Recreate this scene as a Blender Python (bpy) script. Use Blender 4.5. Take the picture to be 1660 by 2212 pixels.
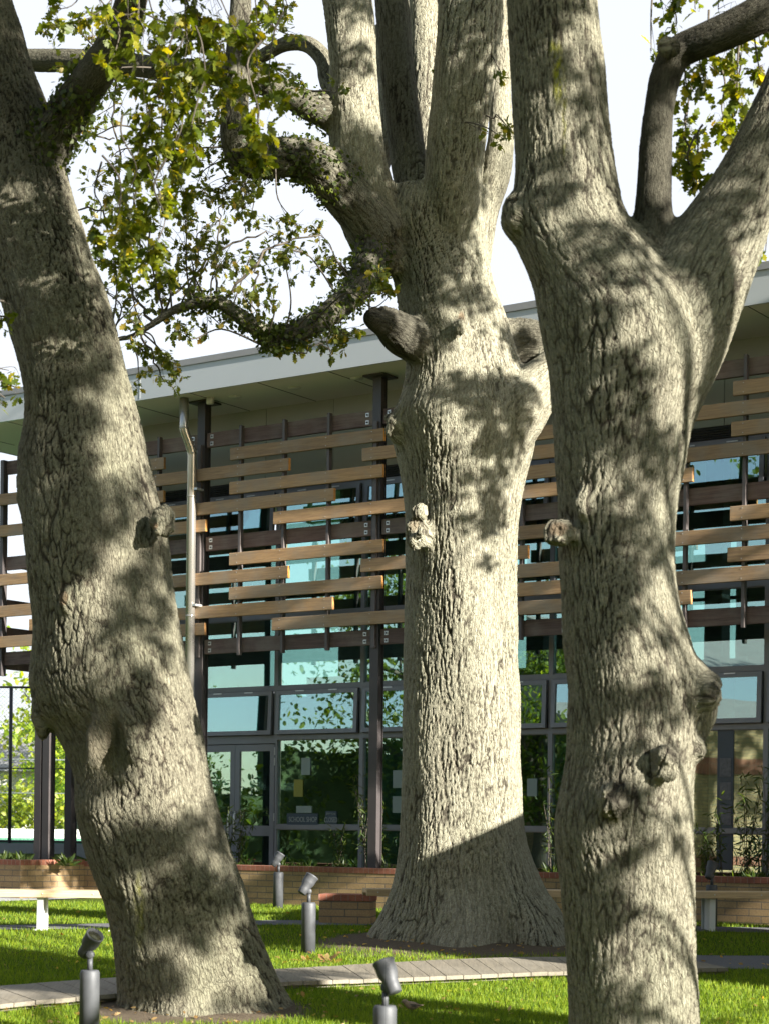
import bpy, bmesh, math, random
import numpy as np
from mathutils import Vector, Matrix
from math import radians as RAD, sin, cos, pi
random.seed(7); rng = np.random.default_rng(11)
S = bpy.context.scene
for o in list(bpy.data.objects): bpy.data.objects.remove(o)
COL = S.collection

# ------------------------------------------------------------------ camera
EYE = .97; FPX = 4195.; CX = 830.; CY = 1803.; ROLL = .0118
cd = bpy.data.cameras.new('camera'); cam = bpy.data.objects.new('camera', cd); COL.objects.link(cam)
cd.sensor_fit = 'VERTICAL'; cd.sensor_height = 36.; cd.sensor_width = 27.
cd.lens = 36. * FPX / 2212.
cd.shift_y = (CY - 1106.) / 2212.
cd.clip_end = 3000.; cd.clip_start = .1
cam.location = (0, 0, EYE)
cam.rotation_euler = (Matrix.Rotation(-ROLL, 3, 'Y') @ Matrix.Rotation(pi / 2, 3, 'X')).to_euler()
cd.dof.use_dof = True; cd.dof.focus_distance = 21.; cd.dof.aperture_fstop = 3.4
S.camera = cam
# ------------------------------------------------------------------ sky, sun
SUN_AZ = 50.; SUN_EL = 19.5       # degrees: right of the view's backward direction, height
sd = Vector((sin(RAD(SUN_AZ)) * cos(RAD(SUN_EL)), -cos(RAD(SUN_AZ)) * cos(RAD(SUN_EL)), sin(RAD(SUN_EL))))
W = bpy.data.worlds.new('World'); S.world = W; W.use_nodes = True
nt = W.node_tree; nt.nodes.clear()
sky = nt.nodes.new('ShaderNodeTexSky'); sky.sky_type = 'NISHITA'; sky.sun_disc = False
sky.sun_elevation = RAD(SUN_EL); sky.sun_rotation = math.atan2(sd.x, sd.y)
sky.dust_density = .6; sky.air_density = 1.0; sky.ozone_density = 1.0; sky.altitude = 0
bg = nt.nodes.new('ShaderNodeBackground'); bg.inputs['Strength'].default_value = .05
wo = nt.nodes.new('ShaderNodeOutputWorld')
veil = nt.nodes.new('ShaderNodeMix'); veil.data_type = 'RGBA'; veil.inputs[7].default_value = (4.7, 4.85, 5.2, 1)   # added white veil that lifts the sky to near white
tc = nt.nodes.new('ShaderNodeTexCoord'); sx = nt.nodes.new('ShaderNodeSeparateXYZ'); mr = nt.nodes.new('ShaderNodeMapRange')
mr.inputs[1].default_value = .45; mr.inputs[2].default_value = -.15; mr.inputs[3].default_value = .85; mr.inputs[4].default_value = .15   # veil kept strong only in the far sky, so less lights the trunks
nt.links.new(tc.outputs['Generated'], sx.inputs[0]); nt.links.new(sx.outputs[1], mr.inputs[0]); nt.links.new(mr.outputs[0], veil.inputs[0])
nt.links.new(sky.outputs[0], veil.inputs[6]); nt.links.new(veil.outputs[2], bg.inputs[0]); nt.links.new(bg.outputs[0], wo.inputs[0])
sl = bpy.data.lights.new('sun', 'SUN'); sl.energy = 5.; sl.angle = RAD(.5); sl.color = (1., .95, .87)
so = bpy.data.objects.new('sun', sl); COL.objects.link(so)
so.rotation_euler = sd.to_track_quat('Z', 'Y').to_euler(); so.location = (20, -20, 30)
S.view_settings.view_transform = 'Standard'; S.view_settings.look = 'None'
S.view_settings.gamma = 1.; S.view_settings.exposure = 2.2
S.render.engine = 'CYCLES'

# ------------------------------------------------------------------ layout helpers (survey of the place)
def ray(px, py):
    x = (px - CX) / FPX; y = (CY - py) / FPX
    return Vector((x * cos(ROLL) - y * sin(ROLL), 1., x * sin(ROLL) + y * cos(ROLL)))
def at(px, py, Y): r = ray(px, py); return Vector((r.x * Y, Y, EYE + r.z * Y))
T1 = at(432, 2165, 14.4); T2 = at(1005, 2030, 19.3); T3 = at(1365, 2270, 12.6)
def ground_z(X, Y):
    X = np.asarray(X, float); Y = np.asarray(Y, float)
    z = np.interp(Y, [-60, 0, 8, 10.9, 12.8, 15.5, 18.2, 20, 22.5, 26, 60], [-.75, -.62, -.50, -.45, -.40, -.26, -.13, -.06, -.01, 0, 0])
    z = z + .10 * np.exp(-((X - T2.x) ** 2 + (Y - T2.y) ** 2) / 1.1) + .05 * np.exp(-((X - T1.x) ** 2 + (Y - T1.y) ** 2) / .7)
    z = z + .02 * np.sin(X * 1.3 + 1) * np.sin(Y * 1.1) * np.clip((23 - Y) / 3, 0, 1)
    # ground climbs a little towards the courts beyond the left end of the building
    s = np.clip((-X - 4.5) / 1.5, 0, 1) * np.clip((Y - 27) / 1.5, 0, 1)
    z = z + s * (.09 + np.clip((Y - 33) / 6, 0, 1) * .58)
    return z
def gpt(px, py, dz=0.):
    r = ray(px, py); lo, hi = 3., 200.
    f = lambda t: EYE + r.z * t - (float(ground_z(r.x * t, t)) + dz)
    for _ in range(50):
        m = (lo + hi) / 2
        if f(m) > 0: lo = m
        else: hi = m
    return Vector((r.x * lo, lo, EYE + r.z * lo))
A = RAD(34.6); UX = Vector((cos(A), -sin(A), 0)); VX = Vector((sin(A), cos(A), 0)); P1 = Vector((-2.64, 27.8, 0))
def F(px, py, v):                       # point of a plane parallel to the facade -> (u, z)
    r = ray(px, py); O = P1 + VX * v
    m = np.linalg.solve(np.array([[r.x, -UX.x], [r.y, -UX.y]]), np.array([O.x, O.y]))
    return m[1], EYE + m[0] * r.z
def B(u, v, z): return P1 + UX * u + VX * v + Vector((0, 0, z))

# ------------------------------------------------------------------ object helpers
def empty(name, label, cat, loc, rz=0, group=None, kind=None):
    o = bpy.data.objects.new(name, None); COL.objects.link(o); o.location = loc; o.rotation_euler = (0, 0, rz)
    o.empty_display_size = .2
    tag(o, label, cat, group, kind); return o
def tag(o, label=None, cat=None, group=None, kind=None):
    if label: o['label'] = label
    if cat: o['category'] = cat
    if group: o['group'] = group
    if kind: o['kind'] = kind
    return o
class MB:
    def __init__(s): s.v = []; s.f = []; s.sm = []
    def add(s, v, f, smooth=False):
        n = len(s.v); s.v += [tuple(p) for p in v]; s.f += [tuple(i + n for i in q) for q in f]; s.sm += [smooth] * len(f)
        return s
    def box(s, x0, x1, y0, y1, z0, z1, M=None, bev=0.):
        if bev > 0:
            bm = bmesh.new(); bmesh.ops.create_cube(bm, size=1)
            for v in bm.verts: v.co = Vector(((x0 + x1) / 2 + v.co.x * (x1 - x0), (y0 + y1) / 2 + v.co.y * (y1 - y0), (z0 + z1) / 2 + v.co.z * (z1 - z0)))
            bmesh.ops.bevel(bm, geom=bm.edges[:], offset=bev, segments=1, affect='EDGES')
            vs = [v.co.copy() for v in bm.verts]; fs = [[v.index for v in f.verts] for f in bm.faces]; bm.free()
        else:
            vs = [Vector((x, y, z)) for z in (z0, z1) for y in (y0, y1) for x in (x0, x1)]
            fs = [(0, 2, 3, 1), (4, 5, 7, 6), (0, 1, 5, 4), (2, 6, 7, 3), (0, 4, 6, 2), (1, 3, 7, 5)]
        if M: vs = [M @ v for v in vs]
        return s.add(vs, fs)
    def tube(s, pts, rad, n=8, cap=True, smooth=True):
        pts = [Vector(p) for p in pts]
        if not hasattr(rad, '__len__'): rad = [rad] * len(pts)
        d = (pts[1] - pts[0]).normalized(); a = d.orthogonal().normalized(); vs = []; fs = []
        for i, p in enumerate(pts):
            if i < len(pts) - 1: dn = (pts[i + 1] - p).normalized()
            else: dn = (p - pts[i - 1]).normalized()
            dd = (d + dn).normalized() if i else dn
            a = (a - dd * a.dot(dd)).normalized(); b = dd.cross(a); d = dn
            vs += [p + (a * cos(2 * pi * k / n) + b * sin(2 * pi * k / n)) * rad[i] for k in range(n)]
        for i in range(len(pts) - 1):
            for k in range(n):
                k2 = (k + 1) % n; fs.append((i * n + k, i * n + k2, (i + 1) * n + k2, (i + 1) * n + k))
        if cap: fs.append(tuple(range(n))[::-1]); fs.append(tuple(range((len(pts) - 1) * n, len(pts) * n)))
        return s.add(vs, fs, smooth)
    def lathe(s, prof, M=None, n=20, smooth=True):
        vs = []; fs = []
        for (r, z) in prof: vs += [Vector((r * cos(2 * pi * k / n), r * sin(2 * pi * k / n), z)) for k in range(n)]
        for i in range(len(prof) - 1):
            for k in range(n):
                k2 = (k + 1) % n; fs.append((i * n + k, i * n + k2, (i + 1) * n + k2, (i + 1) * n + k))
        fs.append(tuple(range(n))[::-1]); fs.append(tuple(range((len(prof) - 1) * n, len(prof) * n)))
        if M: vs = [M @ v for v in vs]
        return s.add(vs, fs, smooth)
    def build(s, name, mat, parent=None, kind=None, loc=None):
        me = bpy.data.meshes.new(name); me.from_pydata(s.v, [], s.f)
        me.polygons.foreach_set('use_smooth', s.sm); me.materials.append(mat); me.update()
        o = bpy.data.objects.new(name, me); COL.objects.link(o)
        if parent: o.parent = parent
        if loc: o.location = loc
        if kind: o['kind'] = kind
        return o
def np_mesh(name, V, Fc, mat, parent=None, smooth=False, attrs=None, kind=None):
    """Fc: (n,k) array, uniform polygons"""
    V = np.asarray(V, np.float32); Fc = np.asarray(Fc, np.int32); k = Fc.shape[1]
    me = bpy.data.meshes.new(name); me.vertices.add(len(V)); me.vertices.foreach_set('co', V.ravel())
    me.loops.add(Fc.size); me.loops.foreach_set('vertex_index', Fc.ravel())
    me.polygons.add(len(Fc)); me.polygons.foreach_set('loop_start', np.arange(0, Fc.size, k, dtype=np.int32))
    me.update(calc_edges=True)
    if smooth: me.polygons.foreach_set('use_smooth', np.ones(len(Fc), bool))
    for an, av in (attrs or {}).items():
        t = me.attributes.new(an, 'FLOAT', 'POINT'); t.data.foreach_set('value', np.asarray(av, np.float32))
    me.materials.append(mat)
    o = bpy.data.objects.new(name, me); COL.objects.link(o)
    if parent: o.parent = parent
    if kind: o['kind'] = kind
    return o
def dup_tree(o, parent=None):
    c = o.copy(); COL.objects.link(c); c.parent = parent
    for ch in list(o.children): dup_tree(ch, c)
    return c

# ------------------------------------------------------------------ materials
class NM:
    def __init__(s, name):
        s.m = bpy.data.materials.new(name); s.m.use_nodes = True; s.t = s.m.node_tree; s.t.nodes.clear()
        s.o = s.t.nodes.new('ShaderNodeOutputMaterial')
    def n(s, ty, **kw):
        x = s.t.nodes.new(ty)
        for k, v in kw.items():
            if k.startswith('i_'):
                kk = k[2:]; kk = int(kk) if kk.isdigit() else kk.replace('_', ' ')
                if isinstance(v, bpy.types.NodeSocket): s.t.links.new(v, x.inputs[kk])
                else: x.inputs[kk].default_value = v
            else: setattr(x, k, v)
        return x
    def mapping(s, scale, coord='Object', vec=None):
        v = vec or s.n('ShaderNodeTexCoord').outputs[coord]
        return s.n('ShaderNodeMapping', i_Vector=v, i_Scale=scale).outputs[0]
    def noise(s, sc, vec=None, det=4., rough=.55, dist=0.):
        k = dict(i_Scale=sc, i_Detail=det, i_Roughness=rough, i_Distortion=dist)
        if vec: k['i_Vector'] = vec
        else: k['i_Vector'] = s.n('ShaderNodeTexCoord').outputs['Object']
        return s.n('ShaderNodeTexNoise', **k).outputs['Fac']
    def ramp(s, fac, stops):
        r = s.n('ShaderNodeValToRGB', i_Fac=fac); e = r.color_ramp.elements
        while len(e) < len(stops): e.new(.5)
        for q, (p, c) in zip(e, stops): q.position = p; q.color = (*c, 1) if len(c) == 3 else c
        return r.outputs[0]
    def mix(s, f, a, b, bt='MIX'):
        x = s.n('ShaderNodeMix', data_type='RGBA', blend_type=bt)
        for k, v in ((0, f), (6, a), (7, b)):
            if isinstance(v, bpy.types.NodeSocket): s.t.links.new(v, x.inputs[k])
            else: x.inputs[k].default_value = v if k == 0 else ((*v, 1) if len(v) == 3 else v)
        return x.outputs[2]
    def math(s, op, a, b=0., c=0.):
        x = s.n('ShaderNodeMath', operation=op)
        for k, v in ((0, a), (1, b), (2, c)):
            if isinstance(v, bpy.types.NodeSocket): s.t.links.new(v, x.inputs[k])
            else: x.inputs[k].default_value = v
        return x.outputs[0]
    def bump(s, h, st=.5, dist=.01): return s.n('ShaderNodeBump', i_Height=h, i_Strength=st, i_Distance=dist).outputs[0]
    def pbr(s, col, rough=.7, metal=0., bump=None, spec=.5, coat=0.):
        p = s.n('ShaderNodeBsdfPrincipled', i_Roughness=rough, i_Metallic=metal)
        p.inputs['Specular IOR Level'].default_value = spec; p.inputs['Coat Weight'].default_value = coat
        if isinstance(col, bpy.types.NodeSocket): s.t.links.new(col, p.inputs['Base Color'])
        else: p.inputs['Base Color'].default_value = (*col, 1)
        if bump: s.t.links.new(bump, p.inputs['Normal'])
        return p.outputs[0]
    def out(s, sh): s.t.links.new(sh, s.o.inputs[0]); return s.m
def plain(name, col, rough=.6, metal=0., var=.12, sc=6., spec=.5, bs=0.):
    m = NM(name); n = m.noise(sc, det=6); n2 = m.noise(sc * 14, det=2)
    c = m.mix(n, tuple(x * (1 - var) for x in col), tuple(min(1, x * (1 + var)) for x in col))
    return m.out(m.pbr(c, m.math('MULTIPLY_ADD', n, .15, rough - .07), metal, m.bump(n2, bs, .004) if bs else None, spec))

def bark_mat(name, tint=(1, 1, 1), lichen=.5, yellow=None):
    m = NM(name)
    h = m.n('ShaderNodeAttribute', attribute_name='bark').outputs['Fac']
    t = lambda c: tuple(a * b for a, b in zip(c, tint))
    bq = m.n('ShaderNodeAttribute', attribute_name='bq').outputs['Vector']
    wv = m.n('ShaderNodeVectorMath', operation='MULTIPLY_ADD', i_0=m.n('ShaderNodeTexNoise', i_Vector=bq, i_Scale=30., i_Detail=3.).outputs['Color'], i_1=(.022, .022, .022), i_2=bq).outputs[0]
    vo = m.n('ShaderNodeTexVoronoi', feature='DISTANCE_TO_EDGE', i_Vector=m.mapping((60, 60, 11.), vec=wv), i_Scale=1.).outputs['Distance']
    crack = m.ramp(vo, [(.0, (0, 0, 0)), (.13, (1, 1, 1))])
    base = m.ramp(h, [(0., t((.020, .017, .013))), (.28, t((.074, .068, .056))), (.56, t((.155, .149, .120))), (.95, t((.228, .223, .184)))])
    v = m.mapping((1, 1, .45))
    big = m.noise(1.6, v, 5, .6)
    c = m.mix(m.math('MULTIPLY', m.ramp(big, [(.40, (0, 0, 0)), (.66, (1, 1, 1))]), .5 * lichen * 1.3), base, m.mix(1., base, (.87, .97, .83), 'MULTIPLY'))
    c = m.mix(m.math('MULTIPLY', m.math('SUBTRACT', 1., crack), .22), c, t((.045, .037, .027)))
    gr = m.noise(75., None, 6, .72)
    c = m.mix(1., c, m.ramp(gr, [(.32, (.72, .72, .71)), (.55, (1, 1, 1)), (.72, (1.22, 1.22, 1.2))]), 'MULTIPLY')
    red = m.noise(9., v, 5, .7)
    c = m.mix(m.math('MULTIPLY', m.ramp(red, [(.62, (0, 0, 0)), (.74, (1, 1, 1))]), .14), c, t((.20, .13, .10)))
    pale = m.noise(20., None, 6, .75)
    c = m.mix(m.math('MULTIPLY', m.ramp(pale, [(.60, (0, 0, 0)), (.68, (1, 1, 1))]), .35), c, t((.27, .29, .225)))
    y = m.n('ShaderNodeAttribute', attribute_name='moss').outputs['Fac']
    c = m.mix(m.math('MULTIPLY', y, m.ramp(m.noise(28., v, 5, .7), [(.42, (0, 0, 0)), (.60, (1, 1, 1))])), c, (.24, .24, .02))
    w = m.n('ShaderNodeAttribute', attribute_name='wood').outputs['Fac']
    c = m.mix(w, c, t((.15, .105, .068)))
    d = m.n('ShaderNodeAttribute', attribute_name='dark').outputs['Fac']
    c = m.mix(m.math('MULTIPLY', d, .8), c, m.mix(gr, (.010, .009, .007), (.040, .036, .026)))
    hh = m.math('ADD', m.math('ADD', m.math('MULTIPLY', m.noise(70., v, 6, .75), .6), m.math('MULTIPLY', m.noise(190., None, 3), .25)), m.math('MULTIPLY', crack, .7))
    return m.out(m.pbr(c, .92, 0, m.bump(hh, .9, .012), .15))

def leaf_mat(name, c1, c2, c3, sc=3.):
    m = NM(name)
    r = m.n('ShaderNodeAttribute', attribute_name='rnd').outputs['Fac']
    c = m.ramp(r, [(0., c1), (.55, c2), (.88, c3), (1., (c3[0] * 1.15, c3[1] * .8, c3[2]))])
    n = m.noise(25., det=3)
    c = m.mix(1., c, m.ramp(n, [(.3, (.8, .8, .8)), (.7, (1.15, 1.15, 1.1))]), 'MULTIPLY')
    p = m.pbr(c, .45, 0, None, .4)
    tcol = m.mix(1., c, (2.2, 2.0, .5), 'MULTIPLY')
    t = m.n('ShaderNodeBsdfTranslucent', i_Color=tcol).outputs[0]
    return m.out(m.n('ShaderNodeMixShader', i_0=.5, i_1=p, i_2=t).outputs[0])

def brick_mat(name, c1, c2, mortar=(.30, .27, .22), bw=.30, bh=.082, ms=.006, coord='Object', swap=False, var=.35):
    m = NM(name)
    co = m.n('ShaderNodeTexCoord').outputs[coord]
    s = m.n('ShaderNodeSeparateXYZ', i_0=co); nrm = m.n('ShaderNodeSeparateXYZ', i_0=m.n('ShaderNodeTexCoord').outputs['Normal'])
    ax = m.math('GREATER_THAN', m.math('ABSOLUTE', nrm.outputs[0]), .7)
    hx = m.n('ShaderNodeMix', data_type='FLOAT', i_0=ax, i_2=s.outputs[0], i_3=s.outputs[1]).outputs[0]
    top = m.math('GREATER_THAN', m.math('ABSOLUTE', nrm.outputs[2]), .7)
    hy = m.n('ShaderNodeMix', data_type='FLOAT', i_0=top, i_2=s.outputs[2], i_3=s.outputs[1]).outputs[0]
    v = m.n('ShaderNodeCombineXYZ', i_0=hx, i_1=hy).outputs[0]
    wob = m.noise(9., co, 2)
    b = m.n('ShaderNodeTexBrick', i_Vector=v, i_Scale=1., i_Color1=(*c1, 1), i_Color2=(*c2, 1), i_Mortar=(*mortar, 1))
    b.inputs['Mortar Size'].default_value = ms; b.inputs['Brick Width'].default_value = bw; b.inputs['Row Height'].default_value = bh
    b.inputs['Mortar Smooth'].default_value = .25; b.offset = .5
    n = m.noise(45., co, 5, .7); n2 = m.noise(3.5, co, 4, .6)
    c = m.mix(1., b.outputs['Color'], m.ramp(n, [(.25, (.72, .72, .72)), (.7, (1.18, 1.16, 1.12))]), 'MULTIPLY')
    c = m.mix(1., c, m.ramp(n2, [(.25, (.75, .75, .78)), (.7, (1.1, 1.1, 1.08))]), 'MULTIPLY')
    hgt = m.math('ADD', m.math('MULTIPLY', m.math('SUBTRACT', 1., b.outputs['Fac']), 1.), m.math('MULTIPLY', n, .3))
    return m.out(m.pbr(c, .85, 0, m.bump(hgt, .6, .006), .25))

def wood_mat(name, c1, c2, ax=0, grey=.0):
    m = NM(name)
    inf = m.n('ShaderNodeObjectInfo').outputs['Random']
    sc = [14., 14., 14.]; sc[ax] = .7
    co = m.n('ShaderNodeVectorMath', operation='ADD', i_0=m.n('ShaderNodeTexCoord').outputs['Object'],
             i_1=m.n('ShaderNodeCombineXYZ', i_0=m.math('MULTIPLY', inf, 37.), i_1=m.math('MULTIPLY', inf, 13.), i_2=0.).outputs[0]).outputs[0]
    v = m.mapping(tuple(sc), vec=co)
    g = m.noise(1.6, v, 8, .65, 1.2); f = m.noise(7., v, 6, .7)
    c = m.mix(m.ramp(g, [(.36, (0, 0, 0)), (.62, (1, 1, 1))]), c1, c2)
    c = m.mix(1., c, m.ramp(f, [(.3, (.74, .72, .70)), (.6, (1.08, 1.08, 1.08))]), 'MULTIPLY')
    c = m.mix(1., c, m.ramp(inf, [(0., (.72, .70, .70)), (.35, (.92, .90, .88)), (.7, (1.05, 1.0, .95)), (1., (1.22, 1.10, .96))]), 'MULTIPLY')
    bl = m.noise(1.7, co, 4, .6)
    c = m.mix(m.math('MULTIPLY', m.ramp(bl, [(.45, (0, 0, 0)), (.7, (1, 1, 1))]), .4 + grey), c, (.27, .245, .20))
    return m.out(m.pbr(c, .7, 0, m.bump(f, .35, .004), .3))

M = {}
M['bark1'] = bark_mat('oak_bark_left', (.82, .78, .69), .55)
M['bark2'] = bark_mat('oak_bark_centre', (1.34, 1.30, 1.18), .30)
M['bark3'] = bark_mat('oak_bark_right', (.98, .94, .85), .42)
M['twig'] = plain('twig_bark', (.07, .058, .043), .9, var=.35, sc=20)
M['leaf_near'] = leaf_mat('oak_leaf_near', (.042, .070, .006), (.12, .145, .010), (.36, .31, .02))
M['leaf_far'] = leaf_mat('oak_leaf_far', (.055, .080, .016), (.11, .13, .022), (.28, .21, .04))
M['leaf_crown'] = leaf_mat('oak_leaf_crown', (.045, .085, .010), (.075, .12, .012), (.15, .17, .02))
M['leaf_bg'] = leaf_mat('background_leaf', (.13, .20, .02), (.24, .30, .03), (.42, .44, .06))
M['leaf_dark'] = leaf_mat('dark_leaf', (.05, .085, .015), (.09, .13, .02), (.15, .18, .03))
M['fern'] = leaf_mat('climbing_fern_leaf', (.035, .05, .012), (.06, .085, .02), (.13, .16, .03))
M['plant'] = leaf_mat('planter_leaf', (.035, .06, .018), (.055, .085, .02), (.09, .11, .03))
M['dry'] = leaf_mat('dry_leaf', (.20, .11, .04), (.34, .22, .09), (.5, .38, .2))
M['brick'] = brick_mat('buff_brick', (.36, .25, .13), (.28, .19, .10), (.13, .115, .095))
M['cap'] = brick_mat('red_brick_capping', (.27, .105, .065), (.22, .085, .055), (.25, .18, .14), bw=.082, bh=.40, ms=.004)
M['steel_dark'] = plain('dark_brown_steel', (.048, .041, .040), .45, .0, .15)
M['fin'] = plain('dark_fin_steel', (.085, .072, .068), .5, .0, .2)
M['alu'] = plain('grey_aluminium', (.185, .19, .205), .42, .3, .08)
M['alu_dark'] = plain('dark_aluminium', (.055, .055, .062), .45, .3, .08)
M['fascia'] = plain('pale_fascia_metal', (.40, .42, .42), .45, .2, .05, 1.2)
M['roofstrip'] = plain('roof_edge_metal', (.22, .22, .21), .5, .3, .1, 2)
M['soffit'] = plain('soffit_board', (.62, .60, .57), .8, 0, .06, 2)
M['panel'] = plain('fibre_cement_panel', (.33, .345, .31), .75, 0, .06, 2)
M['louvre'] = plain('louvre_metal', (.10, .105, .115), .45, .3, .08)
M['girt'] = wood_mat('dark_stained_timber', (.095, .062, .055), (.155, .110, .095), 0)
M['board'] = wood_mat('cedar_board', (.40, .27, .145), (.29, .195, .115), 0, .22)
M['board_end'] = wood_mat('cedar_end_grain', (.55, .27, .07), (.48, .23, .06), 1)
M['pipe'] = plain('downpipe_metal', (.42, .40, .36), .28, .75, .05, 2)
M['zinc'] = plain('galvanised_plate', (.55, .55, .53), .4, .7, .1, 30)
M['bench'] = wood_mat('bench_timber', (.52, .40, .24), (.40, .31, .20), 0)
M['white'] = plain('bench_steel', (.62, .63, .62), .45, .4, .06)
M['bollard'] = plain('bollard_coating', (.060, .063, .068), .55, .1, .25, 18, .4, .2)
M['deck'] = wood_mat('weathered_deck', (.215, .195, .150), (.155, .142, .112), 1, .0)
M['asphalt'] = plain('path_asphalt', (.105, .105, .110), .9, 0, .3, 60, .3, .5)
M['concrete'] = plain('path_concrete', (.30, .30, .30), .85, 0, .15, 12)
M['interior'] = plain('interior_wall', (.12, .12, .11), .8)
M['int_dark'] = plain('interior_floor', (.05, .05, .05), .6)
M['court'] = plain('court_green', (.10, .36, .20), .8, 0, .1, 2)
M['pale'] = plain('pale_wall', (.62, .60, .55), .8, 0, .1, 1)
M['sign'] = plain('sign_board', (.03, .05, .07), .4)
M['paper'] = plain('paper', (.20, .25, .23), .7, 0, .05)
M['yellow'] = plain('yellow_paper', (.20, .20, .03), .7, 0, .05)
M['letters'] = plain('sign_lettering', (.24, .27, .26), .6, 0, .02)
M['hedge_core'] = plain('hedge_shade', (.035, .055, .018), .95, 0, .5, 3)
M['wire'] = plain('fence_wire', (.16, .17, .16), .5, .6)
M['photo'] = plain('framed_print', (.10, .10, .11), .5, 0, .9, 26)
def glass():
    m = NM('tinted_glass')
    wv = m.noise(1.3, None, 2); b = m.bump(wv, .02, .05)
    g = m.n('ShaderNodeBsdfGlossy', i_Color=(.80, .95, .93, 1), i_Roughness=.0); m.t.links.new(b, g.inputs['Normal'])
    t = m.n('ShaderNodeBsdfTransparent', i_Color=(.58, .82, .77, 1)).outputs[0]
    fr = m.n('ShaderNodeLayerWeight', i_Blend=.35).outputs['Fresnel']
    f = m.math('ADD', .33, m.math('MULTIPLY', fr, .6))
    return m.out(m.n('ShaderNodeMixShader', i_0=f, i_1=t, i_2=g.outputs[0]).outputs[0])
M['glass'] = glass()
def lens():
    m = NM('lamp_lens'); g = m.pbr((.10, .10, .05), .08, .6); return m.out(g)
M['lens'] = lens()
def ground_mat():
    m = NM('lawn_ground')
    n = m.noise(1.1, None, 5, .6); f = m.noise(70., None, 6, .75); soil = m.n('ShaderNodeAttribute', attribute_name='soil').outputs['Fac']
    g = m.mix(n, (.045, .075, .008), (.085, .115, .012))
    g = m.mix(1., g, m.ramp(f, [(.3, (.5, .5, .5)), (.7, (1.35, 1.35, 1.2))]), 'MULTIPLY')
    s = m.mix(m.noise(30., None, 6, .7), (.060, .046, .032), (.17, .135, .095))
    e = m.math('ADD', soil, m.math('MULTIPLY', m.math('SUBTRACT', m.noise(5., None, 5, .7), .5), .9))
    c = m.mix(m.ramp(e, [(.42, (0, 0, 0)), (.58, (1, 1, 1))]), g, s)
    return m.out(m.pbr(c, .95, 0, m.bump(f, .8, .03), .1))
M['ground'] = ground_mat()
def blade_mat():
    m = NM('grass_blade'); r = m.n('ShaderNodeAttribute', attribute_name='rnd').outputs['Fac']
    n = m.noise(1.3, None, 5, .6)
    c = m.ramp(m.math('ADD', m.math('MULTIPLY', r, .6), m.math('MULTIPLY', n, .4)), [(.15, (.045, .095, .006)), (.5, (.130, .200, .010)), (.85, (.24, .285, .018)), (.97, (.34, .30, .08))])
    p = m.pbr(c, .6, 0, None, .3); t = m.n('ShaderNodeBsdfTranslucent', i_Color=m.mix(1., c, (1.6, 1.7, .8), 'MULTIPLY')).outputs[0]
    return m.out(m.n('ShaderNodeMixShader', i_0=.45, i_1=p, i_2=t).outputs[0])
M['blade'] = blade_mat()

# ------------------------------------------------------------------ numpy noise
def _h(ix, iy, iz, seed):
    h = (ix.astype(np.int64) * 73856093) ^ (iy.astype(np.int64) * 19349663) ^ (iz.astype(np.int64) * 83492791) ^ (seed * 2654435)
    h = (h ^ (h >> 13)) * 1274126177 & 0xffffffff
    h = (h ^ (h >> 16)) * 2246822519 & 0xffffffff
    return h ^ (h >> 15)
def pn(P, seed=0):
    i = np.floor(P); f = P - i; i = i.astype(np.int64); u = f * f * f * (f * (f * 6 - 15) + 10); r = 0.
    for dx in (0, 1):
        wx = u[:, 0] if dx else 1 - u[:, 0]
        for dy in (0, 1):
            wy = u[:, 1] if dy else 1 - u[:, 1]
            for dz in (0, 1):
                wz = u[:, 2] if dz else 1 - u[:, 2]
                h = _h(i[:, 0] + dx, i[:, 1] + dy, i[:, 2] + dz, seed)
                g = ((h & 255) / 127.5 - 1) * (f[:, 0] - dx) + (((h >> 8) & 255) / 127.5 - 1) * (f[:, 1] - dy) + (((h >> 16) & 255) / 127.5 - 1) * (f[:, 2] - dz)
                r = r + wx * wy * wz * g
    return r
def vor(P, seed=0):
    """distance between nearest and second nearest cell point"""
    i0 = np.floor(P).astype(np.int64); f = P - i0; F1 = np.full(len(P), 9.); F2 = F1.copy(); ID = np.zeros(len(P))
    for dx in (-1, 0, 1):
        for dy in (-1, 0, 1):
            for dz in (-1, 0, 1):
                h = _h(i0[:, 0] + dx, i0[:, 1] + dy, i0[:, 2] + dz, seed)
                d = (dx + (h & 1023) / 1023. - f[:, 0]) ** 2 + (dy + ((h >> 10) & 1023) / 1023. - f[:, 1]) ** 2 + (dz + ((h >> 20) & 1023) / 1023. - f[:, 2]) ** 2
                m = d < F1; F2 = np.where(m, F1, np.minimum(F2, d)); ID = np.where(m, (h >> 4) & 255, ID); F1 = np.where(m, d, F1)
    return np.sqrt(F2) - np.sqrt(F1), ID / 255.
def sst(a, b, x): t = np.clip((x - a) / (b - a), 0, 1); return t * t * (3 - 2 * t)

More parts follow.
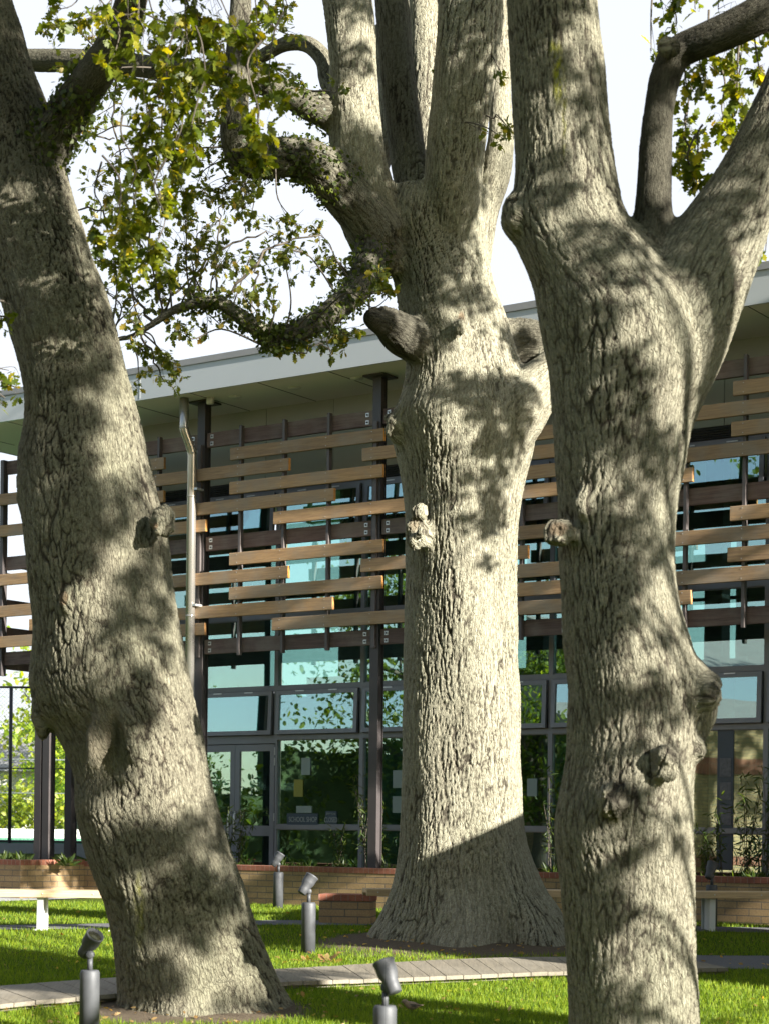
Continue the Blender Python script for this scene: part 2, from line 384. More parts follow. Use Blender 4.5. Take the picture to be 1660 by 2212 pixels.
# ------------------------------------------------------------------ setting: ground
def build_ground():
    xs = np.unique(np.concatenate([np.linspace(-400, -14, 40), np.linspace(-14, 14, 225), np.linspace(14, 400, 40)]))
    ys = np.unique(np.concatenate([np.linspace(-300, 5, 40), np.linspace(5, 29, 200), np.linspace(29, 45, 40), np.linspace(45, 900, 60)]))
    X, Y = np.meshgrid(xs, ys); Z = ground_z(X, Y)
    soil = np.zeros_like(X)
    soil += 1.25 * np.exp(-(((X - T2.x - .2) / 1.75) ** 2 + ((Y - T2.y + .5) / 1.5) ** 2) ** 2)
    soil += 1.0 * np.exp(-(((X - T1.x - .0) / .95) ** 2 + ((Y - T1.y + .3) / .85) ** 2) ** 2)
    soil += 1.0 * np.exp(-(((X - T3.x) / .6) ** 2 + ((Y - T3.y) / .6) ** 2) ** 2)
    V = np.stack([X, Y, Z], -1).reshape(-1, 3); nx = len(xs); ny = len(ys)
    i = np.arange(nx - 1)[None] + np.arange(ny - 1)[:, None] * nx
    Fc = np.stack([i, i + 1, i + 1 + nx, i + nx], -1).reshape(-1, 4)
    np_mesh('ground', V, Fc, M['ground'], smooth=True, attrs={'soil': soil.ravel()}, kind='structure')
    return
build_ground()
def strip(name, far, near, mat, dz=.008, sub=14):
    """a sheet between two surveyed edges, resampled so that it follows the ground"""
    V = []; Fc = []
    fw = [gpt(*p) for p in far]; nw = [gpt(*p) for p in near]; rows = []
    for i in range(len(fw) - 1):
        for k in range(sub + (i == len(fw) - 2)):
            t = k / sub; a = fw[i].lerp(fw[i + 1], t); b = nw[i].lerp(nw[i + 1], t)
            rows.append([a.lerp(b, q / 8) for q in range(9)])
    for r in rows:
        for p in r: V.append((p.x, p.y, float(ground_z(p.x, p.y)) + dz))
    for i in range(len(rows) - 1):
        for q in range(8): a = i * 9 + q; Fc.append((a, a + 1, a + 10, a + 9))
    o = np_mesh(name, V, Fc, mat, smooth=True, kind='structure'); return o, fw, nw
PATHS = []
o, fw, nw = strip('path', [(-260, 1999), (240, 1996), (600, 1989), (860, 1990), (1200, 1997), (1480, 2002), (1800, 2008)],
                  [(-260, 2012), (240, 2007), (600, 1999), (860, 2000), (1200, 2008), (1480, 2013), (1800, 2019)], M['asphalt']); PATHS.append((fw, nw))
o, fw, nw = strip('path', [(1380, 2064), (1500, 2065), (1700, 2066), (1900, 2067)], [(1400, 2078), (1545, 2094), (1740, 2096), (1960, 2098)], M['asphalt']); PATHS.append((fw, nw))
o, fw, nw = strip('pavement', [(-300, 1912), (60, 1911), (240, 1910), (330, 1911)], [(-300, 1955), (0, 1949), (218, 1940), (330, 1941)], M['concrete'], .012); PATHS.append((fw, nw))

# boardwalk -----------------------------------------------------------------
def boardwalk():
    pr = [(-80, 2138, 0, 2170), (0, 2130, 88, 2161), (155, 2118, 236, 2148), (260, 2111, 325, 2141), (450, 2101, 500, 2130), (589, 2094, 630, 2121), (700, 2088, 747, 2117),
          (860, 2078, 905, 2111), (1070, 2069, 1120, 2102), (1222, 2067, 1275, 2097), (1400, 2070, 1455, 2093), (1495, 2075, 1572, 2091)]
    far = [gpt(a, b, .06) for a, b, c, d in pr]; near = [gpt(c, d, .06) for a, b, c, d in pr]
    c0 = near[6]; root = empty('boardwalk', 'low weathered timber boardwalk curving across the lawn behind the leaning oak', 'boardwalk', (c0.x, c0.y, float(ground_z(c0.x, c0.y))))
    L = [0]
    for i in range(1, len(near)): L.append(L[-1] + (near[i] - near[i - 1]).length)
    n = int(L[-1] / .145)
    def smp(P, s):
        for i in range(len(L) - 1):
            if s <= L[i + 1] or i == len(L) - 2:
                t = (s - L[i]) / (L[i + 1] - L[i]); p0 = P[max(i - 1, 0)]; p1 = P[i]; p2 = P[i + 1]; p3 = P[min(i + 2, len(P) - 1)]
                return .5 * ((2 * p1) + (p2 - p0) * t + (2 * p0 - 5 * p1 + 4 * p2 - p3) * t * t + (3 * p1 - p0 - 3 * p2 + p3) * t ** 3)
    mb = MB(); edge = MB(); off = root.location
    for k in range(n):
        s0 = L[-1] * k / n + .003; s1 = L[-1] * (k + 1) / n - .003; j = random.uniform(-.004, .004)
        a, b, c, d = smp(far, s0), smp(far, s1), smp(near, s1), smp(near, s0)
        for q in (a, b, c, d): q.z = float(ground_z(q.x, q.y)) + .062 + j * .4
        dn = Vector((0, 0, .032)); vs = [p - off - dn for p in (d, c, b, a)] + [p - off for p in (d, c, b, a)]
        mb.add(vs, [(3, 2, 1, 0), (4, 5, 6, 7), (0, 1, 5, 4), (2, 3, 7, 6), (0, 4, 7, 3), (1, 2, 6, 5)])
    mb.build('deck_planks', M['deck'], root)
    for P, sgn in ((near, .06), (far, -.06)):
        for k in range(60):
            s0 = L[-1] * k / 60; s1 = L[-1] * (k + 1) / 60
            a = smp(P, s0); b = smp(P, s1); o_ = (smp(far, s0) - smp(near, s0)).normalized() * sgn
            a = a + o_; b = b + o_; w = o_.normalized() * .04
            za = float(ground_z(a.x, a.y)); zb = float(ground_z(b.x, b.y))
            vs = [Vector((a.x, a.y, za - .05)) - off, Vector((b.x, b.y, zb - .05)) - off, Vector((b.x, b.y, zb + .029)) - off, Vector((a.x, a.y, za + .029)) - off]
            vs2 = [v + w for v in vs]
            edge.add(vs + vs2, [(0, 1, 2, 3), (7, 6, 5, 4), (3, 2, 6, 7), (1, 0, 4, 5)])
    edge.build('edge_joist', M['deck'], root)
    PATHS.append((far, near))
boardwalk()

# ------------------------------------------------------------------ the building
def building():
    R = empty('school_building', 'two storey glazed school building with staggered cedar boards over its upper floor', 'building', P1, -A)
    # local axes: x along the facade, y into the building, z up
    def part(name, mat, fn, par=R):
        mb = MB(); fn(mb); return mb.build(name, mat, par)
    UE = 13.2; UL = -5.2
    part('roof', M['soffit'], lambda b: b.box(UL + .02, UE, -.58, 9.6, 7.13, 7.3))
    roof = part('fascia', M['fascia'], lambda b: (b.box(UL, -.72, -.62, -.585, 7.12, 7.50), b.box(-.714, 5.3, -.62, -.585, 7.12, 7.50), b.box(5.306, 8.96, -.62, -.585, 7.12, 7.50), b.box(8.966, UE, -.62, -.585, 7.12, 7.50), b.box(UL, UL + .02, -.585, 9.6, 7.12, 7.50)))
    part('roof_edge', M['roofstrip'], lambda b: (b.box(UL - .02, UE, -.64, -.56, 7.502, 7.52), b.box(UL + .1, UE, -.42, 9.5, 7.3, 7.66)))
    part('fascia_joint', M['zinc'], lambda b: [b.box(u - .003, u + .003, -.624, -.62, 7.14, 7.48) for u in (-.68,)])
    # soffit joints and vents
    part('soffit_joint', M['alu_dark'], lambda b: [b.box(u, u + .008, -.56, .78, 7.124, 7.13) for u in np.arange(-4.6, UE, 1.2)])
    for u in np.arange(.6, 12.5, 1.05):
        part('soffit_vent', M['soffit'], lambda b: b.lathe([(.09, 7.118), (.09, 7.13)], Matrix.Translation((u, -.05, 0)), 16))
    part('sensor', M['pale'], lambda b: b.lathe([(.05, 7.04), (.055, 7.05), (.055, 7.13)], Matrix.Translation((.25, -.18, 0)), 12))
    # columns
    for u, v, z0 in [(-3.16, 0, .45), (-2.99, .0, .45), (-2.93, .42, .45), (0, 0, .35), (3.05, 0, .35), (6.1, 0, .35), (9.15, 0, .35), (12.2, 0, .35)]:
        def col(b):
            h = .068
            b.box(u - h, u + h, v - h, v - h + .012, z0, 7.1); b.box(u - h, u + h, v + h - .012, v + h, z0, 7.1)
            b.box(u - .05, u - .038, v - h + .012, v + h - .012, z0, 7.1); b.box(u + .034, u + .046, v - h + .012, v + h - .012, z0, 7.1)
        c = part('column', M['steel_dark'], col)
        if u == -2.99: continue
        part('cap_plate', M['steel_dark'], lambda b: b.box(u - .17, u + .17, v - .17, v + .17, 7.1, 7.122), c)
        part('base_plate', M['steel_dark'], lambda b: b.box(u - .1, u + .1, v - .1, v + .1, z0 - .01, z0 + .01), c)
    # side return of the screen at the left end: posts and rails, seen dark against the sky
    part('corner_post', M['steel_dark'], lambda b: b.box(-4.0, -3.93, -.10, .0, 3.35, 6.68))
    part('return_post', M['steel_dark'], lambda b: (b.box(-4.0, -3.95, .9, .98, 3.45, 5.0), b.box(-4.0, -3.95, 1.9, 1.98, 3.45, 6.6)))
    for z, h in ((3.46, .13), (3.98, .13), (4.42, .12), (4.86, .09), (5.05, .14)):
        part('return_rail', M['girt'], lambda b: b.box(-3.99, -3.94, .02, 4.6, z, z + h))
    # girts
    bays = [(-3.93, -3.22), (-3.07, -.075), (.075, 2.975), (3.125, 6.025), (6.175, 9.075), (9.225, 12.1)]
    for (a, b_) in bays:
        for zt in (6.67, 5.19, 3.72):
            g = part('screen_rail', M['girt'], lambda b: b.box(a, b_, -.035, .02, zt - .205, zt, bev=.003))
            if b_ - a > 2:
                for uu in (a + .10, b_ - .10):
                    for zz in (zt - .055, zt - .155):
                        pl = part('bolt_plate', M['zinc'], lambda b: b.box(uu - .027, uu + .027, -.040, -.035, zz - .027, zz + .027), g)
                        part('bolt', M['alu_dark'], lambda b: b.lathe([(.012, 0), (.012, .012)], Matrix.Translation((uu, -.040, zz)) @ Matrix.Rotation(pi / 2, 4, 'X'), 8), pl)
    # fins
    for c in (-3.05, 0, 3.05, 6.1, 9.15):
        for k in (1, 2, 3):
            u = c + .765 * k - .02
            if u > 12: continue
            part('screen_fin', M['fin'], lambda b: b.box(u - .02, u + .02, -.105, -.0355, 3.47, 6.70))
    # the little posts the boards cross on each column
    for u in (0, 3.05, 6.1, 9.15):
        part('fin_bracket', M['fin'], lambda b: b.box(u - .03, u + .03, -.105, -.07, 3.47, 6.5))
    rows = {1: 6.385, 2: 6.145, 3: 5.905, 4: 5.66, 5: 5.42, 6: 4.905, 7: 4.66, 8: 4.42, 9: 4.185, 10: 3.95}
    segs = {1: [(-3.6, -.62), (.6, 3.22), (8.24, 10.6)], 2: [(-4.1, 1.64), (2.87, 7.0), (7.05, 12)], 3: [(-3.5, -.63), (.6, 3.22), (4.0, 6.9), (8.22, 10.8)],
            4: [(-4.08, 2.42), (3.7, 6.6), (6.68, 12)], 5: [(-2.2, .17), (1.38, 7.73), (9.1, 12)], 6: [(-4.09, -.9), (.61, 3.23), (4.4, 6.9), (8.22, 11)],
            7: [(-1.8, 1.65), (2.87, 5.46), (6.3, 12)], 8: [(-4.1, -.8), (.61, 3.22), (4.2, 7.0), (8.2, 11)], 9: [(-3.3, 2.41), (3.6, 6.7), (6.75, 12)], 10: [(-4.08, .17), (1.38, 7.73), (9.2, 12)]}
    for k, zt in rows.items():
        for (a, b_) in segs[k]:
            j = random.uniform(-.006, .006); u0, u1 = a + j, b_ + j
            bd = part('screen_board', M['board'], lambda b: b.box(u0, u1 - .004, -.155, -.107, zt - .172, zt, bev=.004))
            part('board_end', M['board_end'], lambda b: b.box(u1 - .0035, u1, -.153, -.109, zt - .170, zt - .002), bd)
            fx = [c + .765 * q - .02 for c in (-3.05, 0, 3.05, 6.1, 9.15) for q in range(4)]
            mb = MB()
            for uu in fx:
                if u0 + .03 < uu < u1 - .03:
                    for zz in (zt - .03, zt - .14): mb.box(uu - .005, uu + .005, -.158, -.1552, zz - .005, zz + .005)
            if mb.v: mb.build('board_screws', M['zinc'], bd)
    # facade panel and louvre behind the top boards
    part('wall_panel', M['panel'], lambda b: [b.box(u, u + 1.19, .80, .84, 6.10, 7.13) for u in np.arange(-1.9, 13, 1.2)])
    def louv(b):
        for k in range(6):
            Mx = Matrix.Translation((0, .80, 5.93 + k * .03)) @ Matrix.Rotation(RAD(35), 4, 'X'); b.box(-1.9, UE, -.02, .02, -.003, .003, Mx)
        b.box(-1.9, UE, .825, .835, 5.9, 6.1)
    part('louvre', M['louvre'], louv)
    # windows
    FW = .032
    def win(u0, u1, z0, z1, typ='fixed'):
        fr = MB(); y0, y1 = .76, .86
        fr.box(u0, u0 + FW, y0, y1, z0, z1); fr.box(u1 - FW, u1, y0, y1, z0, z1)
        fr.box(u0 + FW, u1 - FW, y0, y1, z0, z0 + FW); fr.box(u0 + FW, u1 - FW, y0, y1, z1 - FW, z1)
        for z in (z0 + FW, z1 - FW):
            sgn = 1 if z < (z0 + z1) / 2 else -1
            fr.box(u0 + FW, u1 - FW, y0 + .03, y0 + .035, min(z, z + sgn * .012), max(z, z + sgn * .012))
        w = fr.build('window', M['alu'], R)
        if typ == 'fixed':
            MB().box(u0 + FW, u1 - FW, .80, .806, z0 + FW, z1 - FW).build('pane', M['glass'], w)
        else:
            Mx = Matrix.Translation((0, .765, z1 - FW - .01)) @ Matrix.Rotation(RAD(random.uniform(-3.2, -1.8)), 4, 'X')
            H = z1 - z0 - 2 * FW - .02; a, b_ = u0 + FW + .008, u1 - FW - .008; s = MB(); q = .06
            s.box(a, a + q, -.05, 0, -H, 0, Mx); s.box(b_ - q, b_, -.05, 0, -H, 0, Mx)
            s.box(a + q, b_ - q, -.05, 0, -H, -H + q, Mx); s.box(a + q, b_ - q, -.05, 0, -q, 0, Mx)
            sa = s.build('sash', M['alu'], w)
            MB().box(a + q, b_ - q, -.03, -.024, -H + q, -q, Mx).build('pane', M['glass'], sa)
            MB().box(a + .35, a + .5, -.058, -.05, -.02, -.005, Mx).build('hinge', M['zinc'], sa); MB().box(b_ - .5, b_ - .35, -.058, -.05, -.02, -.005, Mx).build('hinge', M['zinc'], sa)
    U0 = .76; us = [U0 + 1.51 * k for k in range(-1, 9)]
    for i in range(len(us) - 1):
        a, b_ = us[i], us[i + 1]
        if i > 0:
            win(a, b_, .36, 1.065); win(a, b_, 1.065, 2.35)
        win(a, b_, 2.35, 3.06, 'awning'); win(a, b_, 3.06, 4.10); win(a, b_, 4.10, 5.20); win(a, b_, 5.20, 5.92, 'awning')
    win(-1.9, us[0], .36, 2.35); win(-1.9, us[0], 2.35, 3.06); win(-1.9, us[0], 3.06, 4.1); win(-1.9, us[0], 4.1, 5.2); win(-1.9, us[0], 5.2, 5.92, 'awning')
    part('head_frame', M['alu'], lambda b: b.box(us[0], us[1], .76, .86, 2.27, 2.349))
    for (a, b_, hs) in ((us[0] + .02, 0.0, 1), (.006, us[1] - .025, -1)):
        z0, z1 = .12, 2.26; q = .085; y0, y1 = .78, .83
        s = MB(); s.box(a, a + q, y0, y1, z0, z1); s.box(b_ - q, b_, y0, y1, z0, z1)
        for (c, d) in ((z0, z0 + .18), (.93, 1.08), (z1 - .1, z1)): s.box(a + q, b_ - q, y0, y1, c, d)
        dr = s.build('door', M['alu'], R)
        MB().box(a + q, b_ - q, .80, .806, .30, .93).box(a + q, b_ - q, .80, .806, 1.08, z1 - .1).build('pane', M['glass'], dr)
        hx = (b_ - .045) if hs == 1 else (a + .045)
        MB().tube([(hx, .78, .85), (hx, .73, .85), (hx - hs * .01, .70, .92), (hx - hs * .01, .70, 1.22), (hx, .73, 1.28), (hx, .78, 1.28)], .012, 8).build('handle', M['zinc'], dr)
        for zz in (.4, 1.15, 1.95, 2.1): MB().box(b_ + .002 if hs == -1 else a - .012, b_ + .014 if hs == -1 else a - .001, .765, .782, zz, zz + .11).build('hinge', M['zinc'], dr)
    # interior: floor, ceiling, end wall, rear wall with windows, pillars, gallery beam
    part('interior_floor', M['int_dark'], lambda b: b.box(-1.88, UE, .87, 9.4, .0, .11))
    part('gallery_slab', M['int_dark'], lambda b: b.box(-1.88, UE, 5.0, 9.4, 3.3, 3.62))
    part('gallery_beam', M['alu_dark'], lambda b: (b.box(-1.88, UE, 3.2, 3.4, 4.45, 4.8), b.box(-1.88, UE, 5.05, 5.09, 4.5, 4.55)))
    part('end_wall', M['interior'], lambda b: (b.box(-1.95, -1.885, .87, 9.39, .0, 3.3), b.box(-1.95, -1.885, .87, 4.0, 3.3, 7.12), b.box(-1.95, -1.885, 6.0, 9.39, 3.3, 7.12)))
    part('end_wall', M['brick'], lambda b: b.box(UE + .01, UE + .1, -.4, 9.38, 0, 7.12))
    def rear(b):
        y0, y1 = 9.4, 9.6
        b.box(-1.88, UE, y0, y1, 0, 3.0); b.box(-1.88, UE, y0, y1, 6.3, 7.12); b.box(-1.88, UE, y0, y1, 3.001, 3.7)
        x = -1.88; k = 0
        while x < UE - .6:
            w = (.5, 1.3, .35, .9)[k % 4]; b.box(x, x + w * .8, y0, y1, 3.7, 6.3); x += w + (1.2, .9, 1.6, .7)[k % 4]; k += 1
    part('rear_wall', M['interior'], rear)
    for u, v in ((-.4, 5.0), (2.6, 5.0), (5.6, 5.0), (8.6, 5.0), (11.4, 5.0)):
        part('interior_pillar', M['int_dark'], lambda b: b.box(u, u + .28, v - .28, v, .112, 7.12))
    for u0, u1, v in ((1.0, 1.9, 2.6), (3.9, 4.6, 3.0), (6.6, 8.0, 2.8)):
        part('interior_partition', M['panel'], lambda b: b.box(u0, u1, v, v + .1, .112, 2.5))
    # downpipe
    pu = F(398, 900, -.36)[0]
    dp = MB(); r = .066
    dp.tube([(pu, -.36, 7.12), (pu, -.36, 6.72), (pu + .005, -.35, 6.66), (pu + .035, -.24, 6.42), (pu + .04, -.22, 6.34), (pu + .04, -.22, .52)], r, 20)
    for z in (6.70, 6.36, 5.75, 4.05, 2.4): 
        x, y = (pu, -.36) if z > 6.5 else (pu + .04, -.22)
        dp.tube([(x, y, z - .012), (x, y, z + .012)], r + .004, 20)
    dpo = dp.build('downpipe', M['pipe'], R)
    for z in (5.85, 4.2): MB().box(pu + .08, pu + .16, -.25, -.1, z - .015, z + .015).build('pipe_bracket', M['zinc'], dpo)
    return R
BR = building()

# signs and notices inside the glass (they stand or hang there, so each is a thing)
def text_mesh(s, size, depth=.002):
    c = bpy.data.curves.new('lettering', 'FONT'); c.body = s; c.size = size; c.extrude = depth; c.align_x = 'CENTER'; c.align_y = 'CENTER'
    o = bpy.data.objects.new('lettering', c); COL.objects.link(o)
    me = bpy.data.meshes.new_from_object(o.evaluated_get(bpy.context.evaluated_depsgraph_get())); bpy.data.objects.remove(o)
    me.name = 'lettering'; return me
def wsign(name, label, cat, px0, px1, py0, py1, mat, v=.845, txt=None, tsize=.1, group=None):
    u0, z1 = F(px0, py0, v); u1, z0 = F(px1, py1, v); c = B((u0 + u1) / 2, v, z0)
    r = empty(name, label, cat, c, -A, group); w = (u1 - u0) / 2; h = z1 - z0
    MB().box(-w, w, 0, .006, 0, h, bev=.0015).build('sheet' if mat in ('paper', 'yellow') else 'board', M[mat], r)
    for (t, cx, cz, sz, sx) in (txt or []):
        me = text_mesh(t, sz); me.materials.append(M['letters'])
        o = bpy.data.objects.new('lettering', me); COL.objects.link(o); o.parent = r
        o.location = (cx * w, -.003, cz * h); o.rotation_euler = (pi / 2, 0, 0); o.scale = (sx, 1, 1)
    return r
VX_ = .785
wsign('shop_sign', 'dark blue sign reading SCHOOL SHOP standing low against the glass', 'sign', 620, 686, 1757, 1782, 'sign', VX_, [('SCHOOL SHOP', .05, .45, .105, .70)])
wsign('closed_sign', 'small sign reading CLOSED on the glass beside the shop sign', 'sign', 703, 727, 1752, 1780, 'sign', VX_, [('CLOSED', 0, .30, .10, .62), ('SORRY WE ARE', 0, .78, .038, .62)])
wsign('notice', 'pale square notice taped above the shop sign', 'notice', 640, 673, 1741, 1756, 'paper', VX_, group=None)
wsign('notice', 'pale upright paper notice taped high on the pane right of the door', 'notice', 651, 670, 1637, 1674, 'paper', VX_)
wsign('notice', 'yellow paper notice taped on the pane right of the door', 'notice', 635, 654, 1684, 1721, 'yellow', VX_)
wsign('notice', 'topmost pale notice on the glass just left of the middle oak', 'notice', 848, 868, 1664, 1702, 'paper', VX_)
wsign('notice', 'lowest pale notice on the glass just left of the middle oak', 'notice', 847, 868, 1720, 1756, 'paper', VX_)
wsign('notice', 'pale sheet on the glass right of the middle oak', 'notice', 1137, 1158, 1682, 1720, 'paper', VX_)
for (y0, y1, l) in ((1638, 1678, 'topmost'), (1690, 1728, 'middle'), (1740, 1782, 'lowest')):
    rr = wsign('framed_picture', l + ' of three dark framed pictures on the glass at the right', 'picture', 1553, 1577, y0, y1, 'photo', .780)
ry = wsign('display_column', 'dark upright display board that carries three framed pictures', 'display board', 1550, 1580, 1470, 1880, 'sign', .788)

# ------------------------------------------------------------------ brick planters and pier
def planter_main():
    z1 = .53; r = empty('planter_wall', 'long low buff brick planter wall with red capping in front of the glass', 'wall', B(5.4, -.55, 0), -A)
    L0, L1 = -2.55 - 5.4, 13 - 5.4
    MB().box(L0, L1, 0, .20, -.1, z1 - .075).build('wall', M['brick'], r)
    MB().box(L0, L1, -.006, .206, z1 - .0745, z1, bev=.004).build('capping', M['cap'], r)
    MB().box(L0, L1, .207, 1.28, .1, z1 - .10).build('soil', M['int_dark'], r)
planter_main()
def planter_left():
    u, z = F(44, 1858, -1.85); r = empty('planter_wall', 'brick planter box with red capping standing forward under the left columns', 'wall', B(u, -1.85, .0), -A)
    zt = .555
    mb = MB(); mb.box(-4, 0, 0, .20, 0, zt - .075); mb.box(-.2, 0, .202, 1.30, 0, zt - .075); mb.build('wall', M['brick'], r)
    mb = MB(); mb.box(-4, .006, -.006, .206, zt - .0745, zt, bev=.004); mb.box(-.206, .006, .207, 1.306, zt - .0745, zt, bev=.004); mb.build('capping', M['cap'], r)
    MB().box(-4, -.207, .207, 2.4, .1, zt - .08).build('soil', M['int_dark'], r)
planter_left()
def pier():
    c = gpt(744, 1996); c.z = float(ground_z(c.x, c.y)); r = empty('brick_pier', 'short brick pier with red capping carrying the end of the right bench', 'pier', c, RAD(-9))
    MB().box(-.29, .29, 0, .4, -.05, .255).build('wall', M['brick'], r)
    MB().box(-.298, .298, -.008, .408, .2555, .33, bev=.004).build('capping', M['cap'], r)
pier()
# ------------------------------------------------------------------ benches
def bench(px0, px1, Ya, Yb, zt, legs, label):
    a = at(px0, 1900, Ya); b = at(px1, 1900, Yb); a.z = b.z = 0; d = b - a; L = d.length; rz = math.atan2(d.y, d.x)
    r = empty('bench', label, 'bench', a, rz)
    MB().box(0, L, .0, .045, zt - .075, zt, bev=.005).box(0, L, .051, .19, zt - .045, zt, bev=.005).box(0, L, .196, .34, zt - .045, zt, bev=.005).box(0, L, .346, .39, zt - .075, zt, bev=.005).build('seat', M['bench'], r)
    for lx in legs:
        u = (at(lx, 1900, Ya).x - a.x) / cos(rz); gz = float(ground_z(a.x + cos(rz) * u, a.y))
        lg = MB().box(u - .033, u + .033, .05, .06, gz, zt - .046).box(u - .006, u + .006, .0605, .34, gz, zt - .046).box(u - .033, u + .033, .3405, .35, gz, zt - .046).build('leg', M['white'], r)
        MB().box(u - .07, u + .07, .02, .38, gz - .02, gz + .012).build('foot_plate', M['white'], lg)
    mb = MB()
    u = .12
    while u < L: mb.lathe([(.007, 0), (.007, .006)], Matrix.Translation((u, 0, zt - .035)) @ Matrix.Rotation(pi / 2, 4, 'X'), 8); u += .52
    mb.build('bolts', M['zinc'], r)
bench(-260, 300, 20., 20., .355, (-200, 86, 250), 'pale timber bench on white steel legs left of the leaning oak')
bench(792, 1760, 20.35, 21.0, .40, (1100, 1559), 'grey weathered timber bench running behind the middle and right oaks')

# ------------------------------------------------------------------ bollard spotlights
def bollard(px, w, base_y, hd, label, hl=.165):
    Y = FPX * .13 / w; p = at(px, base_y, Y); p.z = float(ground_z(p.x, p.y))
    r = empty('bollard_light', label, 'garden light', p, 0, 'dark bollard spotlights on the lawn')
    MB().lathe([(.066, -.04), (.065, .40), (.065, .452), (.058, .468), (.056, .470)], None, 28).build('post', M['bollard'], r)
    nk = MB().tube([(0, 0, .47), (0, 0, .55)], .018, 12).build('neck', M['bollard'], r)
    MB().lathe([(.020, -.026), (.027, -.02), (.027, .02), (.020, .026)], Matrix.Translation((0, 0, .572)) @ Matrix.Rotation(pi / 2, 4, 'X'), 16).build('knuckle', M['bollard'], nk)
    d = Vector(hd).normalized(); side = Vector((0, 0, 1)) - d * d.z
    side.normalize(); o = Vector((0, 0, .585)) + side * .045 - d * .07
    Mx = Matrix.Translation(o) @ d.to_track_quat('Z', 'Y').to_matrix().to_4x4() @ Matrix.Diagonal((1.16, 1.16, 1.08, 1))
    h = MB().lathe([(.030, 0), (.036, .004), (.037, .05), (.038, .07), (.048, .10), (.051, .115), (.051, hl), (.054, hl + .004), (.054, hl + .016), (.047, hl + .018), (.045, hl - .01), (.02, hl - .012)], Mx, 28).build('lamp_head', M['bollard'], r)
    for k in range(8):
        a = 2 * pi * k / 8
    MB().lathe([(.044, hl - .008), (.044, hl - .003), (.01, hl - .002)], Mx, 24).build('lens', M['lens'], h)
bollard(193, 42.5, 2240, (.50, -.50, .72), 'dark bollard spotlight nearest the left edge, in front of the leaning oak')
bollard(829, 50, 2350, (-.33, .30, .85), 'closest dark bollard spotlight, cut off by the bottom edge of the photo')
bollard(666, 30.3, 2053, (.48, .25, .80), 'bollard spotlight just left of the short brick pier, its head catching the sun')
bollard(601, 21.6, 1962, (.50, .10, .80), 'small dark bollard spotlight against the planter wall near the doors')
bollard(1535, 25, 1997, (.30, .30, .85), 'dark bollard spotlight behind the right bench by the planter wall')

